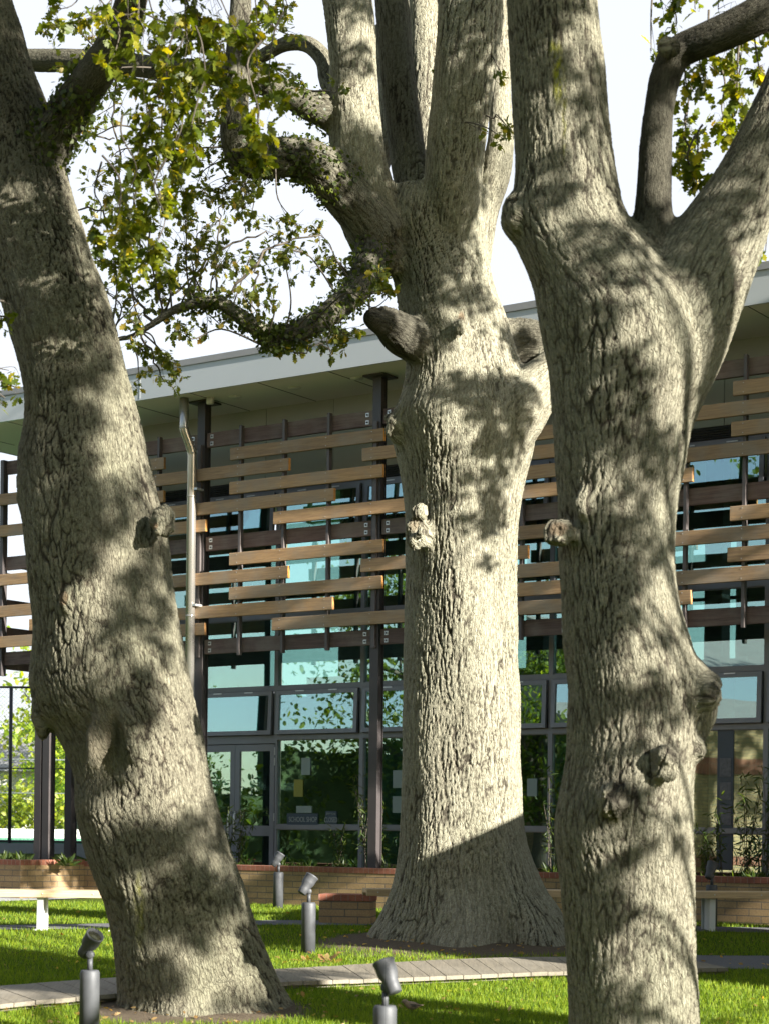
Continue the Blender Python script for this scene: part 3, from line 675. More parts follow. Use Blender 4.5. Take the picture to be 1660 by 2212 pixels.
# ------------------------------------------------------------------ trees
def cr(pts, sub=6):                        # catmull-rom resample of rows of numbers
    P = np.array(pts, float); out = []
    for i in range(len(P) - 1):
        p0 = P[max(i - 1, 0)]; p1 = P[i]; p2 = P[i + 1]; p3 = P[min(i + 2, len(P) - 1)]
        for k in range(sub):
            t = k / sub; out.append(.5 * (2 * p1 + (p2 - p0) * t + (2 * p0 - 5 * p1 + 4 * p2 - p3) * t * t + (3 * p1 - p0 - 3 * p2 + p3) * t ** 3))
    out.append(P[-1]); return np.array(out)
class Tree:
    def __init__(s, base): s.base = Vector(base); s.br = []; s.v = []; s.f = []; s.marks = []
    def _rings(s, C, Rr, flat, flare=None, seed=0):
        """C (n,3) centres, Rr radii; tube with rings perpendicular (flat=False) or level (True)"""
        n = 40; off = len(s.v); T = np.gradient(C, axis=0); T /= np.linalg.norm(T, axis=1)[:, None] + 1e-9
        if flat: T = np.tile([0, 0, 1.], (len(C), 1))
        a = np.cross(T[0], [0, 1., 0]); a = a / np.linalg.norm(a) if np.linalg.norm(a) > .1 else np.array([1., 0, 0]); FR = []
        for i in range(len(C)):
            a = a - T[i] * a.dot(T[i]); a /= np.linalg.norm(a); b = np.cross(T[i], a); FR.append((a.copy(), b))
            th = np.arange(n) * 2 * pi / n; r = np.full(n, Rr[i])
            lump = .035 * np.sin(2 * th + seed + i * .05) + .025 * np.sin(3 * th + 2.1 * seed + i * .11) + .02 * np.sin(5 * th + i * .07 + seed)
            if flare is not None: lump = lump + flare[i] * (.5 * np.sin(5 * th + seed) + .35 * np.sin(8 * th + 1.7 * seed))
            # keep the outline seen from the lawn: no lumps on the two silhouette sides
            r = r * (1 + lump * (np.sin(th) ** 2 if flat else .6))
            dep = .93 if flat else 1.
            for k in range(n): s.v.append(C[i] + (FR[i][0] * cos(th[k]) + FR[i][1] * sin(th[k]) * dep) * r[k])
        for i in range(len(C) - 1):
            for k in range(n):
                k2 = (k + 1) % n; s.f.append((off + i * n + k, off + i * n + k2, off + (i + 1) * n + k2, off + (i + 1) * n + k))
        s.f.append(tuple(off + k for k in range(n))[::-1]); s.f.append(tuple(off + (len(C) - 1) * n + k for k in range(n)))
        L = np.concatenate([[0], np.cumsum(np.linalg.norm(np.diff(C, axis=0), axis=1))])
        s.br.append(dict(C=C, R=np.array(Rr), T=T, A=np.array([f[0] for f in FR]), B=np.array([f[1] for f in FR]), L=L, seed=len(s.br) * 17 + seed, dark=0.))
        return s.br[-1]
    def trunk(s, rows, Y, flare=0.):        # rows: y, left, right (survey), level rings
        rows = cr([(y, (l + r) / 2, (r - l) / 2) + ((d,) if True else ()) for (y, l, r, d) in rows], 5)
        C = []; R = []; fl = []
        for y, c, h, d in rows:
            p = at(c, y, Y + d); C.append(p); R.append(h * (Y + d) / FPX); fl.append(0)
        R = np.array(R); n = len(R)
        fl = np.array([flare * max(0, 1 - (C[i].z - C[0].z) / .9) ** 1.5 for i in range(n)])
        return s._rings(np.array([tuple(c) for c in C]), R, True, fl, 1.3)
    def limb(s, rows, dark=0.):             # rows: x, y, halfwidth px, Y
        rows = cr(rows, 6); C = np.array([tuple(at(x, y, Y)) for x, y, h, Y in rows]); R = [h * Y / FPX for x, y, h, Y in rows]
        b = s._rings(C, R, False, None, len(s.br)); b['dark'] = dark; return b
    def wlimb(s, pts, dark=0.):             # rows: world xyz, radius
        rows = cr(pts, 5); b = s._rings(rows[:, :3], rows[:, 3], False, None, len(s.br)); b['dark'] = dark; return b
    def knob(s, px, py, Y, rx, rz, ry=None, rot=0.):
        c = at(px, py, Y); k = Y / FPX; bm = bmesh.new(); bmesh.ops.create_icosphere(bm, subdivisions=3, radius=1)
        ry = ry or (rx + rz) / 2; off = len(s.v); Mr = Matrix.Rotation(rot, 3, 'Y')
        for v in bm.verts:
            q = v.co.copy(); j = 1 + .13 * sin(q.x * 5 + q.z * 7 + px) + .1 * sin(q.y * 9 + q.z * 4 + py)
            q = Mr @ Vector((q.x * rx * k * j, q.y * ry * k * j, q.z * rz * k * j)); s.v.append(np.array(tuple(c + q)))
        s.f += [tuple(off + v.index for v in f.verts) for f in bm.faces]; bm.free()
    def mark(s, attr, px, py, Y, rx, rz, soft=.35, amt=1.): c = at(px, py, Y); s.marks.append((attr, np.array(tuple(c)), rx * Y / FPX, rz * Y / FPX, soft, amt))
    def finish(s, root, mat, vox=.026, sm=9, amp=1., cell=(26, 26, 5.)):
        me = bpy.data.meshes.new('tmp'); me.from_pydata([tuple(p) for p in s.v], [], s.f); me.update()
        o = bpy.data.objects.new('tmp', me); COL.objects.link(o)
        m = o.modifiers.new('r', 'REMESH'); m.mode = 'VOXEL'; m.voxel_size = vox
        m = o.modifiers.new('s', 'SMOOTH'); m.factor = .6; m.iterations = sm
        m = o.modifiers.new('d', 'SUBSURF'); m.levels = 1; m.render_levels = 1; m.subdivision_type = 'SIMPLE'
        m = o.modifiers.new('s2', 'SMOOTH'); m.factor = .5; m.iterations = 2
        dg = bpy.context.evaluated_depsgraph_get(); dg.update(); e = bpy.data.meshes.new_from_object(o.evaluated_get(dg))
        N = len(e.vertices); P = np.empty(N * 3, np.float32); e.vertices.foreach_get('co', P); P = P.reshape(-1, 3).astype(float)
        Nn = np.empty(N * 3, np.float32); e.vertices.foreach_get('normal', Nn); Nn = Nn.reshape(-1, 3).astype(float)
        bpy.data.objects.remove(o)
        D = np.full((2, N), 1e9); Hh = np.zeros((2, N)); Rr = np.zeros((2, N)); Dk = np.zeros((2, N))
        res = []
        for b in s.br:
            C = b['C']; best = np.full(N, 1e9); bi = np.zeros(N, int)
            for i in range(0, len(C)):
                d = ((P - C[i]) ** 2).sum(1); m_ = d < best; best[m_] = d[m_]; bi[m_] = i
            # refine along the axis
            T = b['T'][bi]; rel = P - C[bi]; ds = (rel * T).sum(1); L = b['L'][bi] + ds
            step = np.gradient(b['L']); ff = np.clip(bi + ds / step[bi], 0, len(C) - 1); i0 = np.floor(ff).astype(int); i1 = np.minimum(i0 + 1, len(C) - 1); w = (ff - i0)[:, None]
            Cc = C[i0] * (1 - w) + C[i1] * w; Aa = b['A'][i0] * (1 - w) + b['A'][i1] * w; Bb = b['B'][i0] * (1 - w) + b['B'][i1] * w
            R = b['R'][i0] * (1 - w[:, 0]) + b['R'][i1] * w[:, 0]; rel = P - Cc
            x = (rel * Aa).sum(1); y = (rel * Bb).sum(1); rr = np.sqrt(x * x + y * y) + 1e-6
            Rm = float(np.mean(b['R'])); Rm = .5 * Rm + .5 * R.mean()
            q = np.stack([x / rr * Rm, y / rr * Rm, L], 1) + b['seed'] * 3.7
            dist = np.sqrt((rel ** 2).sum(1)) / R; res.append((dist, q, R, b['dark'], b['seed']))
        dist = np.stack([r[0] for r in res]); order = np.argsort(dist, axis=0); first = order[0]; second = order[1] if len(res) > 1 else first
        def field(sel):
            q = np.zeros((N, 3)); R = np.zeros(N); dk = np.zeros(N); dd = np.zeros(N)
            for k, r in enumerate(res):
                m_ = sel == k; q[m_] = r[1][m_]; R[m_] = r[2][m_]; dk[m_] = r[3]; dd[m_] = r[0][m_]
            return q, R, dk, dd
        def barkf(q):
            wq = q * np.array([2.2, 2.2, 1.6]); wx = pn(wq, 3) * .07; wy = pn(wq + 7.7, 4) * .07
            fine = q * np.array([12, 12, 13.]); fx = pn(fine, 5) * .013; fy = pn(fine * 2.3 + 9., 16) * .006; fx = fx + fy
            qq = q.copy(); qq[:, 0] += wx + fx; qq[:, 1] += wy - fx; 
            e1, idc = vor(qq * np.array(cell) + 5.3, 6)
            c = pn(qq * np.array([13., 13., 26.]) + 11.1, 8); gate = sst(-.05, .3, pn(q * 2.3, 14) + .12)
            e2, id2 = vor(qq * np.array([cell[0] * 1.9, cell[0] * 1.9, cell[2] * 3.2]) + 1.7, 9)
            depth = .40 + .60 * sst(-.35, .35, pn(q * np.array([2.1, 2.1, 1.2]), 17))
            h1 = sst(.0, .15, e1); h3 = 1 - (1 - sst(.0, .035, np.abs(c))) * .3 * gate; h4 = sst(0, .16, e2)
            h = (1 - (1 - h1) * depth) * (.74 + .26 * h4) * h3 * (.90 + .14 * idc)
            h = h * (.92 + .25 * pn(q * 38., 9)) + .06 * pn(q * np.array([70, 70, 45.]), 10)
            return np.clip(h, 0, 1.1)
        q1, R1, dk1, dd1 = field(first); h1 = barkf(q1)
        q2, R2, dk2, dd2 = field(second); near = (dd2 - dd1) < .35
        h = h1.copy(); dk = dk1.copy()
        if near.any() and len(res) > 1:
            h2 = barkf(q2[near]); w = .5 * (1 - np.clip((dd2 - dd1)[near] / .35, 0, 1)); h[near] = h1[near] * (1 - w) + h2 * w; dk[near] = dk1[near] * (1 - w) + dk2[near] * w
        A_ = {'moss': np.zeros(N), 'wood': np.zeros(N), 'dark': dk}; sm_ = np.zeros(N)
        front = P[:, 1]
        for (at_, c, rx, rz, soft, amt) in s.marks:
            nz = .28 * pn(P * 14., 21) + .15 * pn(P * 40., 22)
            d = np.sqrt(((P[:, 0] - c[0]) / rx) ** 2 + ((P[:, 2] - c[2]) / rz) ** 2) + nz
            mk = (1 - sst(1 - soft, 1 + soft * .3, d)) * amt * (P[:, 1] < c[1] + .1)
            if at_ == 'pit': P -= Nn * (mk * rx * .5)[:, None]
            elif at_ == 'smooth': sm_ = np.maximum(sm_, mk)
            elif at_ == 'rough': h += .0; P += Nn * (mk * (.022 * pn(P * 30., 23) + .009 * pn(P * 80., 24)))[:, None]
            else: A_[at_] = np.maximum(A_[at_], mk)
        big = pn(P * 2.3, 30) * .020 + pn(P * np.array([6., 6., 3.]), 31) * .008
        am = .0140 * amp * np.clip(R1 / .33, .25, 1.1) * (1 - sm_ * .85)
        P = P + Nn * ((h - .75) * am + big * np.clip(R1 / .4, .15, 1))[:, None]
        h = h * (1 - sm_) + sm_ * .75
        P = P - np.array(tuple(s.base))
        Fn = len(e.polygons); lt = np.empty(Fn, np.int32); e.polygons.foreach_get('loop_total', lt)
        e.vertices.foreach_set('co', P.astype(np.float32).ravel())
        for an, av in [('bark', h)] + list(A_.items()):
            t = e.attributes.new(an, 'FLOAT', 'POINT'); t.data.foreach_set('value', np.clip(av, 0, 1).astype(np.float32))
        t = e.attributes.new('bq', 'FLOAT_VECTOR', 'POINT'); t.data.foreach_set('vector', q1.astype(np.float32).ravel())
        e.polygons.foreach_set('use_smooth', np.ones(Fn, bool)); e.materials.clear(); e.materials.append(mat); e.name = 'trunk'; e.update()
        ob = bpy.data.objects.new('trunk', e); COL.objects.link(ob); ob.parent = root
        print('trunk verts', N); return ob

# leaf shapes (x along the leaf, y across)
def oak_leaf():
    top = [(0, .015), (.16, .05), (.24, .16), (.33, .09), (.42, .25), (.53, .31), (.58, .16), (.70, .30), (.80, .24), (.83, .13), (.93, .12), (1.0, 0)]
    v = [(x, y, .10 * y) for x, y in top] + [(x, -y, .10 * y) for x, y in top[1:-1]][::-1]
    n = len(top); f = []
    # quads/tris between mirrored points -> triangles only
    tri = []
    m = len(v); mir = lambda i: (m - i) % m
    for i in range(0, n - 1):
        a, b = i, i + 1; c, d = mir(b), mir(a)
        if a == 0 : tri += [(0, b, c)] if False else []
        tri += [(d if a else 0, a, b)] if a else []
        tri += [(d if a else 0, b, c)] if b != n - 1 else []
    V = np.array(v, float); V[:, 2] -= .12 * V[:, 0] ** 2
    return V, np.array(tri)
OAK = oak_leaf()
HEX = (np.array([(0, 0, 0), (.3, .28, .03), (.75, .24, .0), (1, 0, -.08), (.75, -.24, 0), (.3, -.28, .03)]), np.array([(0, 1, 2), (0, 2, 3), (0, 3, 4), (0, 4, 5)]))
LANCE = (np.array([(0, 0, 0), (.3, .09, .0), (.7, .07, -.06), (1, 0, -.16), (.7, -.07, -.06), (.3, -.09, 0)]), np.array([(0, 1, 2), (0, 2, 3), (0, 3, 4), (0, 4, 5)]))
ROUND = (np.array([(0, 0, 0), (.25, .4, .1), (.7, .45, .12), (1, 0, .1), (.7, -.45, .12), (.25, -.4, .1)]), np.array([(0, 1, 2), (0, 2, 3), (0, 3, 4), (0, 4, 5)]))
def leaves(name, Pos, Dir, size, tmpl, mat, parent, base, updir=None, kind=None, rnd=None):
    V0, F0 = tmpl; n = len(Pos); Dir = Dir / (np.linalg.norm(Dir, axis=1)[:, None] + 1e-9)
    up = rng.normal(size=(n, 3)) * .55 + (np.array([0, 0, 1.]) if updir is None else updir)
    side = np.cross(up, Dir); side /= np.linalg.norm(side, axis=1)[:, None] + 1e-9; up = np.cross(Dir, side)
    cv = rng.uniform(.3, 1.8, n)
    V = Pos[:, None] + size[:, None, None] * (V0[None, :, 0, None] * Dir[:, None] + V0[None, :, 1, None] * side[:, None] + V0[None, :, 2, None] * cv[:, None, None] * up[:, None])
    Fc = F0[None] + (np.arange(n) * len(V0))[:, None, None]
    r = rng.beta(1.6, 2.4, n) if rnd is None else rnd
    V = V - np.array(tuple(base))
    return np_mesh(name, V.reshape(-1, 3), Fc.reshape(-1, 3), mat, parent, False, {'rnd': np.repeat(r, len(V0))}, kind)
class Foliage:
    def __init__(s): s.P = []; s.D = []; s.S = []; s.tw = MB()
    def tuft(s, p, d, n, size):
        for k in range(n):
            q = d * .5 + rng.normal(size=3) * .75 + np.array([0, 0, -.35]); s.P.append(p + rng.normal(size=3) * size * .15); s.D.append(q); s.S.append(size * rng.uniform(.6, 1.15))
    def spray(s, anchor, c, R, ntuft, size, nl=(4, 8), tr=.006, hang=0., spread=(1, .8, 1)):
        anchor = np.array(tuple(anchor)); c = np.array(tuple(c)); L = np.linalg.norm(c - anchor)
        m1 = anchor * .6 + c * .4 + rng.normal(size=3) * L * .09 + np.array([0, 0, .10 * L]); m2 = anchor * .25 + c * .75 + rng.normal(size=3) * L * .08 + np.array([0, 0, .06 * L])
        rows = cr([(*anchor, tr * 2.2), (*m1, tr * 1.7), (*m2, tr * 1.3), (*c, tr * .8)], 5)
        s.tw.tube([tuple(r[:3]) for r in rows], [r[3] for r in rows], 5)
        pts = rows[5:, :3]
        subs = []
        nb = max(2, ntuft // 4)
        for k in range(nb):
            a = pts[rng.integers(len(pts))]; t = c + rng.normal(size=3) * R * .55 * np.array(spread); t[2] -= hang * R * rng.uniform(0, 1)
            mid = (a + t) / 2 + rng.normal(size=3) * R * .18 + np.array([0, 0, .08 * R]); rr = cr([(*a, tr * .8), (*mid, tr * .6), (*t, tr * .35)], 4)
            s.tw.tube([tuple(r[:3]) for r in rr], [r[3] for r in rr], 4); subs.append(rr[2:, :3])
        for k in range(ntuft):
            b = subs[rng.integers(nb)]; a = b[rng.integers(len(b))]; t = a + rng.normal(size=3) * R * .28; t[2] -= .1 * R + hang * R * .2
            s.tw.tube([tuple(a), tuple((a + t) / 2 + rng.normal(size=3) * .02), tuple(t)], [tr * .4, tr * .3, tr * .2], 3)
            s.tuft(t, (t - a) / (np.linalg.norm(t - a) + 1e-6), int(rng.integers(*nl)), size)
    def crown(s, c, R3, n, size, hollow=.3, gap=None):
        """clumped leaves through an ellipsoid"""
        nc = max(8, n // 45); cc = rng.normal(size=(nc, 3)); cc /= np.linalg.norm(cc, axis=1)[:, None]; cc *= rng.uniform(hollow, 1, (nc, 1)) ** .6
        cc = np.array(tuple(c)) + cc * np.array(R3); w = rng.integers(nc, size=n)
        p = cc[w] + rng.normal(size=(n, 3)) * (.16 * float(np.mean(R3)) * rng.uniform(.6, 1.3, nc)[w])[:, None] * np.array([1, 1, .6])
        s.P += list(p); s.D += list(rng.normal(size=(n, 3)) + np.array([0, 0, -.3])); s.S += list(size * rng.uniform(.7, 1.3, n))
    def build(s, root, mat, tmpl, base, name='crown'):
        if s.P: leaves(name, np.array(s.P), np.array(s.D), np.array(s.S), tmpl, mat, root, base)
        if s.tw.v:
            b = Vector(base); s.tw.v = [tuple(Vector(p) - b) for p in s.tw.v]; s.tw.build('twigs', M['twig'], root)
def nearest(tree, p, only=None):
    best = None; bd = 1e9; p = np.array(tuple(p))
    for i, b in enumerate(tree.br):
        if only is not None and i not in only: continue
        d = np.linalg.norm(b['C'] - p, axis=1); k = int(np.argmin(d))
        if d[k] < bd: bd = d[k]; best = b['C'][k]
    return best
def fern_cover(tree, idx, root, n, size, rng_s=(0, 1), top=False):
    P = []; D = []; U = []
    for k in range(n):
        b = tree.br[idx[rng.integers(len(idx))]]; i = int((rng.uniform(*rng_s)) * (len(b['C']) - 1)); th = rng.uniform(0, 2 * pi)
        nrm = b['A'][i] * cos(th) + b['B'][i] * sin(th)
        P.append(b['C'][i] + nrm * (b['R'][i] * 1.0 + rng.uniform(0, .02)) + rng.normal(size=3) * .02); D.append(rng.normal(size=3) + nrm * .3 + np.array([0, 0, -.4])); U.append(nrm * 1.2)
    leaves('climbing_fern', np.array(P), np.array(D), size * rng.uniform(.6, 1.5, n), ROUND, M['fern'], root, tree.base, np.array(U))

# --- left oak, leaning
t1 = Tree(T1); r1 = empty('oak_tree', 'leaning oak at the left with a hollow scar and a limb rising right', 'tree', T1)
t1.trunk([(2290, 240, 675, -.05), (2200, 248, 652, -.05), (2160, 255, 626, 0), (2130, 254, 608, 0), (2065, 247, 580, 0), (1990, 235, 550, 0), (1910, 208, 527, 0), (1840, 184, 502, 0), (1755, 162, 475, 0), (1675, 160, 456, .02), (1590, 124, 440, .04),
          (1540, 84, 428, .05), (1475, 66, 415, .06), (1400, 68, 401, .07), (1337, 70, 388, .08), (1237, 60, 373, .1), (1147, 50, 362, .12), (1057, 42, 338, .15), (987, 42, 321, .17), (902, 56, 302, .2), (787, 40, 271, .23), (700, 14, 252, .26),
          (610, -12, 222, .3), (525, -35, 190, .33), (435, -55, 162, .36), (370, -62, 146, .4), (320, -68, 132, .42), (250, -76, 112, .44), (205, -80, 97, .46), (130, -88, 66, .5), (60, -96, 48, .55), (0, -105, 28, .6), (-120, -140, -8, .7), (-300, -215, -85, .9), (-500, -290, -170, 1.1)], 14.4, .22)
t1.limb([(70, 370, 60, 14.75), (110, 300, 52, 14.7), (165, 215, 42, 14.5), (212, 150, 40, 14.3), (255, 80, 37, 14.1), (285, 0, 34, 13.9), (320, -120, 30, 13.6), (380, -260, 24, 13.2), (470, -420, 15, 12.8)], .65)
t1.limb([(-40, -200, 40, 15.1), (60, -330, 32, 15.6), (160, -480, 24, 16.2), (260, -640, 14, 16.8)])
t1.limb([(280, -60, 22, 13.8), (360, -150, 17, 13.2), (470, -230, 13, 12.9), (600, -280, 8, 12.6)])
t1.knob(352, 1128, 14.1, 30, 38, 34); t1.knob(342, 1148, 13.98, 14, 16, 10); t1.knob(150, 1302, 13.98, 22, 26, 12)
t1.knob(86, 1560, 14.35, 15, 44, 30, -.25); t1.knob(52, 1060, 14.5, 14, 60, 40)
t1.knob(212, 1600, 13.90, 28, 72, 16, .15); t1.knob(285, 1590, 13.86, 20, 70, 14, -.2); t1.knob(290, 1684, 13.95, 28, 16, 12)
t1.mark('pit', 258, 1602, 14.2, 13, 48, .6, .6); t1.mark('smooth', 240, 1605, 14.2, 62, 84, .5); t1.mark('wood', 232, 1600, 14.2, 46, 74, .6, .18)
t1.mark('dark', 264, 1596, 14.2, 7, 46, .6, .6); t1.mark('wood', 150, 1302, 14.2, 11, 16, .3, .7); t1.mark('wood', 342, 1146, 14.2, 8, 10, .3, .8); t1.mark('dark', 262, 1702, 14.2, 18, 6, .5, .3)
t1.mark('dark', 478, 1775, 14.4, 8, 50, .5, .6); t1.mark('moss', 318, 1960, 14.4, 14, 90, .6, .35)
fern_cover(t1, [1], r1, 900, .035, (0, .35))
for (x_, y_, a_, b_, m_) in ((60, 260, 120, 120, .6), (110, 400, 60, 90, .45), (30, 120, 90, 120, .4), (130, 330, 40, 60, .5), (200, 880, 50, 60, .3), (90, 1000, 60, 80, .3)): t1.mark('dark', x_, y_, 14.9, a_, b_, .9, m_)  # fern cover plus shade on the upper trunk, painted into the bark colour
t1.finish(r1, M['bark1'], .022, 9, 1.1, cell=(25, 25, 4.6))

# --- middle oak
t2 = Tree(T2); r2 = empty('oak_tree', 'tall upright oak in the middle, brightly sunlit, with many limbs and a flared shaded base', 'tree', T2)
t2.trunk([(2110, 770, 1262, 0), (2055, 780, 1252, 0), (2022, 792, 1236, 0), (1990, 814, 1222, 0), (1960, 829, 1207, 0), (1915, 845, 1176, 0), (1850, 859, 1148, 0), (1775, 864, 1131, 0), (1675, 867, 1125, 0), (1575, 868, 1123, 0), (1475, 869, 1121, 0), (1400, 871, 1118, 0), (1287, 873, 1116, 0),
          (1162, 875, 1116, 0), (1087, 873, 1124, 0), (1017, 864, 1140, 0), (960, 850, 1155, 0), (905, 843, 1158, 0), (860, 862, 1150, 0), (800, 874, 1130, 0), (740, 874, 1108, 0), (690, 864, 1094, 0), (640, 856, 1074, 0), (600, 848, 1063, 0), (550, 832, 1055, 0), (500, 815, 1056, 0),
          (460, 815, 1062, 0), (420, 830, 1066, 0)], 19.3, .48)
t2.limb([(860, 580, 62, 19.25), (815, 500, 66, 19.1), (790, 430, 66, 19.0), (772, 340, 60, 18.9), (766, 240, 54, 18.85), (762, 140, 50, 18.8), (757, 60, 52, 18.8), (745, -20, 52, 18.8), (715, -160, 42, 18.7), (660, -330, 28, 18.4)])
t2.limb([(960, 560, 60, 19.2), (972, 430, 62, 18.98), (985, 300, 63, 18.85), (1000, 180, 66, 18.75), (1012, 80, 70, 18.7), (1020, -20, 68, 18.65), (1030, -160, 52, 18.5), (1080, -360, 34, 18.2)])
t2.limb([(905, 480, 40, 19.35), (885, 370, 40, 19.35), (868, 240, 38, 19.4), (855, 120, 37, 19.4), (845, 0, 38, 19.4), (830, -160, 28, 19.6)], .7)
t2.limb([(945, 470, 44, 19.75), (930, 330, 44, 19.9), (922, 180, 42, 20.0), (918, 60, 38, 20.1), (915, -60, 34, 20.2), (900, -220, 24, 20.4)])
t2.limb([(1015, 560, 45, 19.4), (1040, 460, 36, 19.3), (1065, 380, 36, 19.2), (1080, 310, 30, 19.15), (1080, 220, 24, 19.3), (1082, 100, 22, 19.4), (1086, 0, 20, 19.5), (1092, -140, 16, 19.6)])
t2.limb([(830, 520, 56, 19.0), (760, 430, 55, 18.85), (700, 368, 50, 18.7), (640, 340, 42, 18.6), (575, 342, 42, 18.5), (530, 336, 40, 18.45), (510, 290, 34, 18.4), (507, 230, 30, 18.4), (512, 160, 29, 18.4), (516, 90, 26, 18.4), (520, -20, 22, 18.4), (500, -140, 14, 18.4)], .7)  # darkened bark on this and the next limb: fern cover plus painted shade
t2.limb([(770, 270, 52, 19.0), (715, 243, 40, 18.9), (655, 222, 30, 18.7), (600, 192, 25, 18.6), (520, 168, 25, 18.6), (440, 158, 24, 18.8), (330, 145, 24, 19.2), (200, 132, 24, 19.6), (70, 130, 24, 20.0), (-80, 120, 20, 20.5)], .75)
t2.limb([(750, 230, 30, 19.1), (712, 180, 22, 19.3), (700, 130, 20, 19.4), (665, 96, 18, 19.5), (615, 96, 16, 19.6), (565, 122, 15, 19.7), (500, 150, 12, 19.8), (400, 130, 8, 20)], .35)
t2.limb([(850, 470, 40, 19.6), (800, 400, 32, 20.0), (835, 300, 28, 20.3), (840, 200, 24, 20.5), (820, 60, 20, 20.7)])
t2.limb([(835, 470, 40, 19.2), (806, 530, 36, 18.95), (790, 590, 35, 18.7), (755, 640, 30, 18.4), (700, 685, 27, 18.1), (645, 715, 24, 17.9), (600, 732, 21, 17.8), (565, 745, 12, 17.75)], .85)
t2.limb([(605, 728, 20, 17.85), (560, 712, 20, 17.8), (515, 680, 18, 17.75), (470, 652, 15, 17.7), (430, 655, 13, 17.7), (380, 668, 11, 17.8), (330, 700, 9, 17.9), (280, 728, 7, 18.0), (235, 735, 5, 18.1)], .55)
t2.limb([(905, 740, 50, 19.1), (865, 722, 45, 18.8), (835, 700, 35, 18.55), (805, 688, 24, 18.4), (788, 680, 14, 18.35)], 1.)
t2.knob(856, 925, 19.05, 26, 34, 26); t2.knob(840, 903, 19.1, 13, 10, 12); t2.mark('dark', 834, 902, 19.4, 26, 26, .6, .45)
t2.limb([(1050, 960, 85, 19.2), (1110, 890, 74, 19.1), (1160, 835, 55, 19.2), (1210, 790, 46, 19.4), (1290, 700, 38, 19.9), (1380, 600, 30, 20.5)])
t2.limb([(1010, 740, 60, 19.4), (1100, 740, 52, 19.5), (1140, 735, 46, 19.5), (1180, 745, 34, 19.6)], .9)
t2.knob(902, 1150, 18.84, 30, 38, 18); t2.knob(886, 1134, 18.8, 13, 12, 12); t2.knob(890, 1168, 18.72, 12, 14, 10); t2.knob(908, 1148, 18.66, 12, 16, 10); t2.knob(992, 708, 18.72, 14, 22, 10); t2.knob(905, 1105, 18.74, 20, 20, 12); t2.knob(1065, 1165, 18.9, 16, 16, 20)
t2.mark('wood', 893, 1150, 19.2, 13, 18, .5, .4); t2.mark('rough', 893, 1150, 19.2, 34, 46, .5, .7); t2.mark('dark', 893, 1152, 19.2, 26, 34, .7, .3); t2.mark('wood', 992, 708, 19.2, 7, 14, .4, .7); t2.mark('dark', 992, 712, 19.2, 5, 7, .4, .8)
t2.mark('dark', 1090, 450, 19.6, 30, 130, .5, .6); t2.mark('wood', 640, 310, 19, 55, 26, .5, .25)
t2.mark('rough', 1130, 740, 20, 50, 60, .5); t2.mark('rough', 825, 700, 19.5, 60, 50, .5, 1.7)
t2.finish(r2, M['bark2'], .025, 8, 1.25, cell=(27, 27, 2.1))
fern_cover(t2, [10], r2, 2200, .032, (.1, 1)); fern_cover(t2, [11], r2, 900, .03, (0, .6)); fern_cover(t2, [6], r2, 1500, .035, (.12, .5)); fern_cover(t2, [7], r2, 600, .03, (.1, .5))
# --- right oak
t3 = Tree(T3); r3 = empty('oak_tree', 'thick oak at the right, forked into three stems, with dark burls on its trunk', 'tree', T3)
t3.trunk([(2420, 1200, 1560, 0), (2340, 1212, 1530, 0), (2280, 1220, 1520, 0), (2212, 1225, 1511, 0), (2150, 1225, 1507, 0), (2050, 1221, 1501, 0), (1950, 1214, 1499, 0), (1875, 1205, 1498, 0), (1800, 1196, 1496, 0), (1735, 1202, 1496, 0), (1675, 1214, 1499, 0), (1625, 1220, 1504, 0), (1560, 1222, 1508, 0),
          (1500, 1222, 1508, 0), (1437, 1218, 1502, 0), (1367, 1214, 1486, 0), (1302, 1211, 1470, 0), (1237, 1208, 1459, 0), (1162, 1206, 1457, 0), (1077, 1203, 1462, 0), (1007, 1197, 1478, 0), (922, 1192, 1496, 0), (867, 1188, 1512, 0), (797, 1180, 1528, 0), (737, 1170, 1532, 0), (680, 1160, 1520, 0),
          (635, 1151, 1490, 0), (575, 1131, 1440, 0), (530, 1114, 1400, 0), (490, 1106, 1368, 0), (450, 1104, 1348, 0), (415, 1108, 1338, 0), (350, 1110, 1325, .0), (225, 1104, 1311, 0), (150, 1100, 1305, 0), (70, 1096, 1297, 0), (0, 1092, 1290, 0), (-120, 1082, 1276, 0), (-300, 1080, 1240, .1), (-520, 1090, 1190, .2)], 12.6, .12)
t3.limb([(1385, 680, 80, 12.6), (1402, 570, 64, 12.6), (1410, 500, 46, 12.6), (1410, 440, 40, 12.6), (1413, 370, 37, 12.6), (1415, 300, 35, 12.6), (1423, 230, 33, 12.6), (1436, 165, 35, 12.6), (1462, 115, 36, 12.6), (1515, 90, 38, 12.5), (1580, 62, 40, 12.4), (1660, 20, 42, 12.3), (1780, -60, 40, 12.2), (1960, -200, 30, 12.)], .95)  # dark: the bent limb's shade is put into its bark colour
t3.limb([(1360, 960, 105, 12.62), (1400, 850, 118, 12.6), (1446, 722, 124, 12.6), (1506, 602, 114, 12.6), (1562, 500, 95, 12.6), (1612, 400, 75, 12.55), (1650, 310, 65, 12.5), (1690, 210, 58, 12.5), (1740, 80, 52, 12.5), (1800, -100, 42, 12.5), (1880, -320, 30, 12.5)])
t3.limb([(1180, -250, 60, 12.7), (1100, -420, 44, 12.9), (980, -600, 26, 13.2)])
t3.knob(1106, 470, 12.55, 24, 50, 60, -.05)
t3.limb([(1440, 1560, 50, 12.6), (1500, 1500, 44, 12.5), (1532, 1480, 32, 12.45), (1550, 1492, 16, 12.42)])
t3.limb([(1470, 1440, 40, 12.55), (1505, 1470, 36, 12.5), (1525, 1540, 26, 12.48), (1515, 1590, 14, 12.5), (1490, 1640, 12, 12.5)])
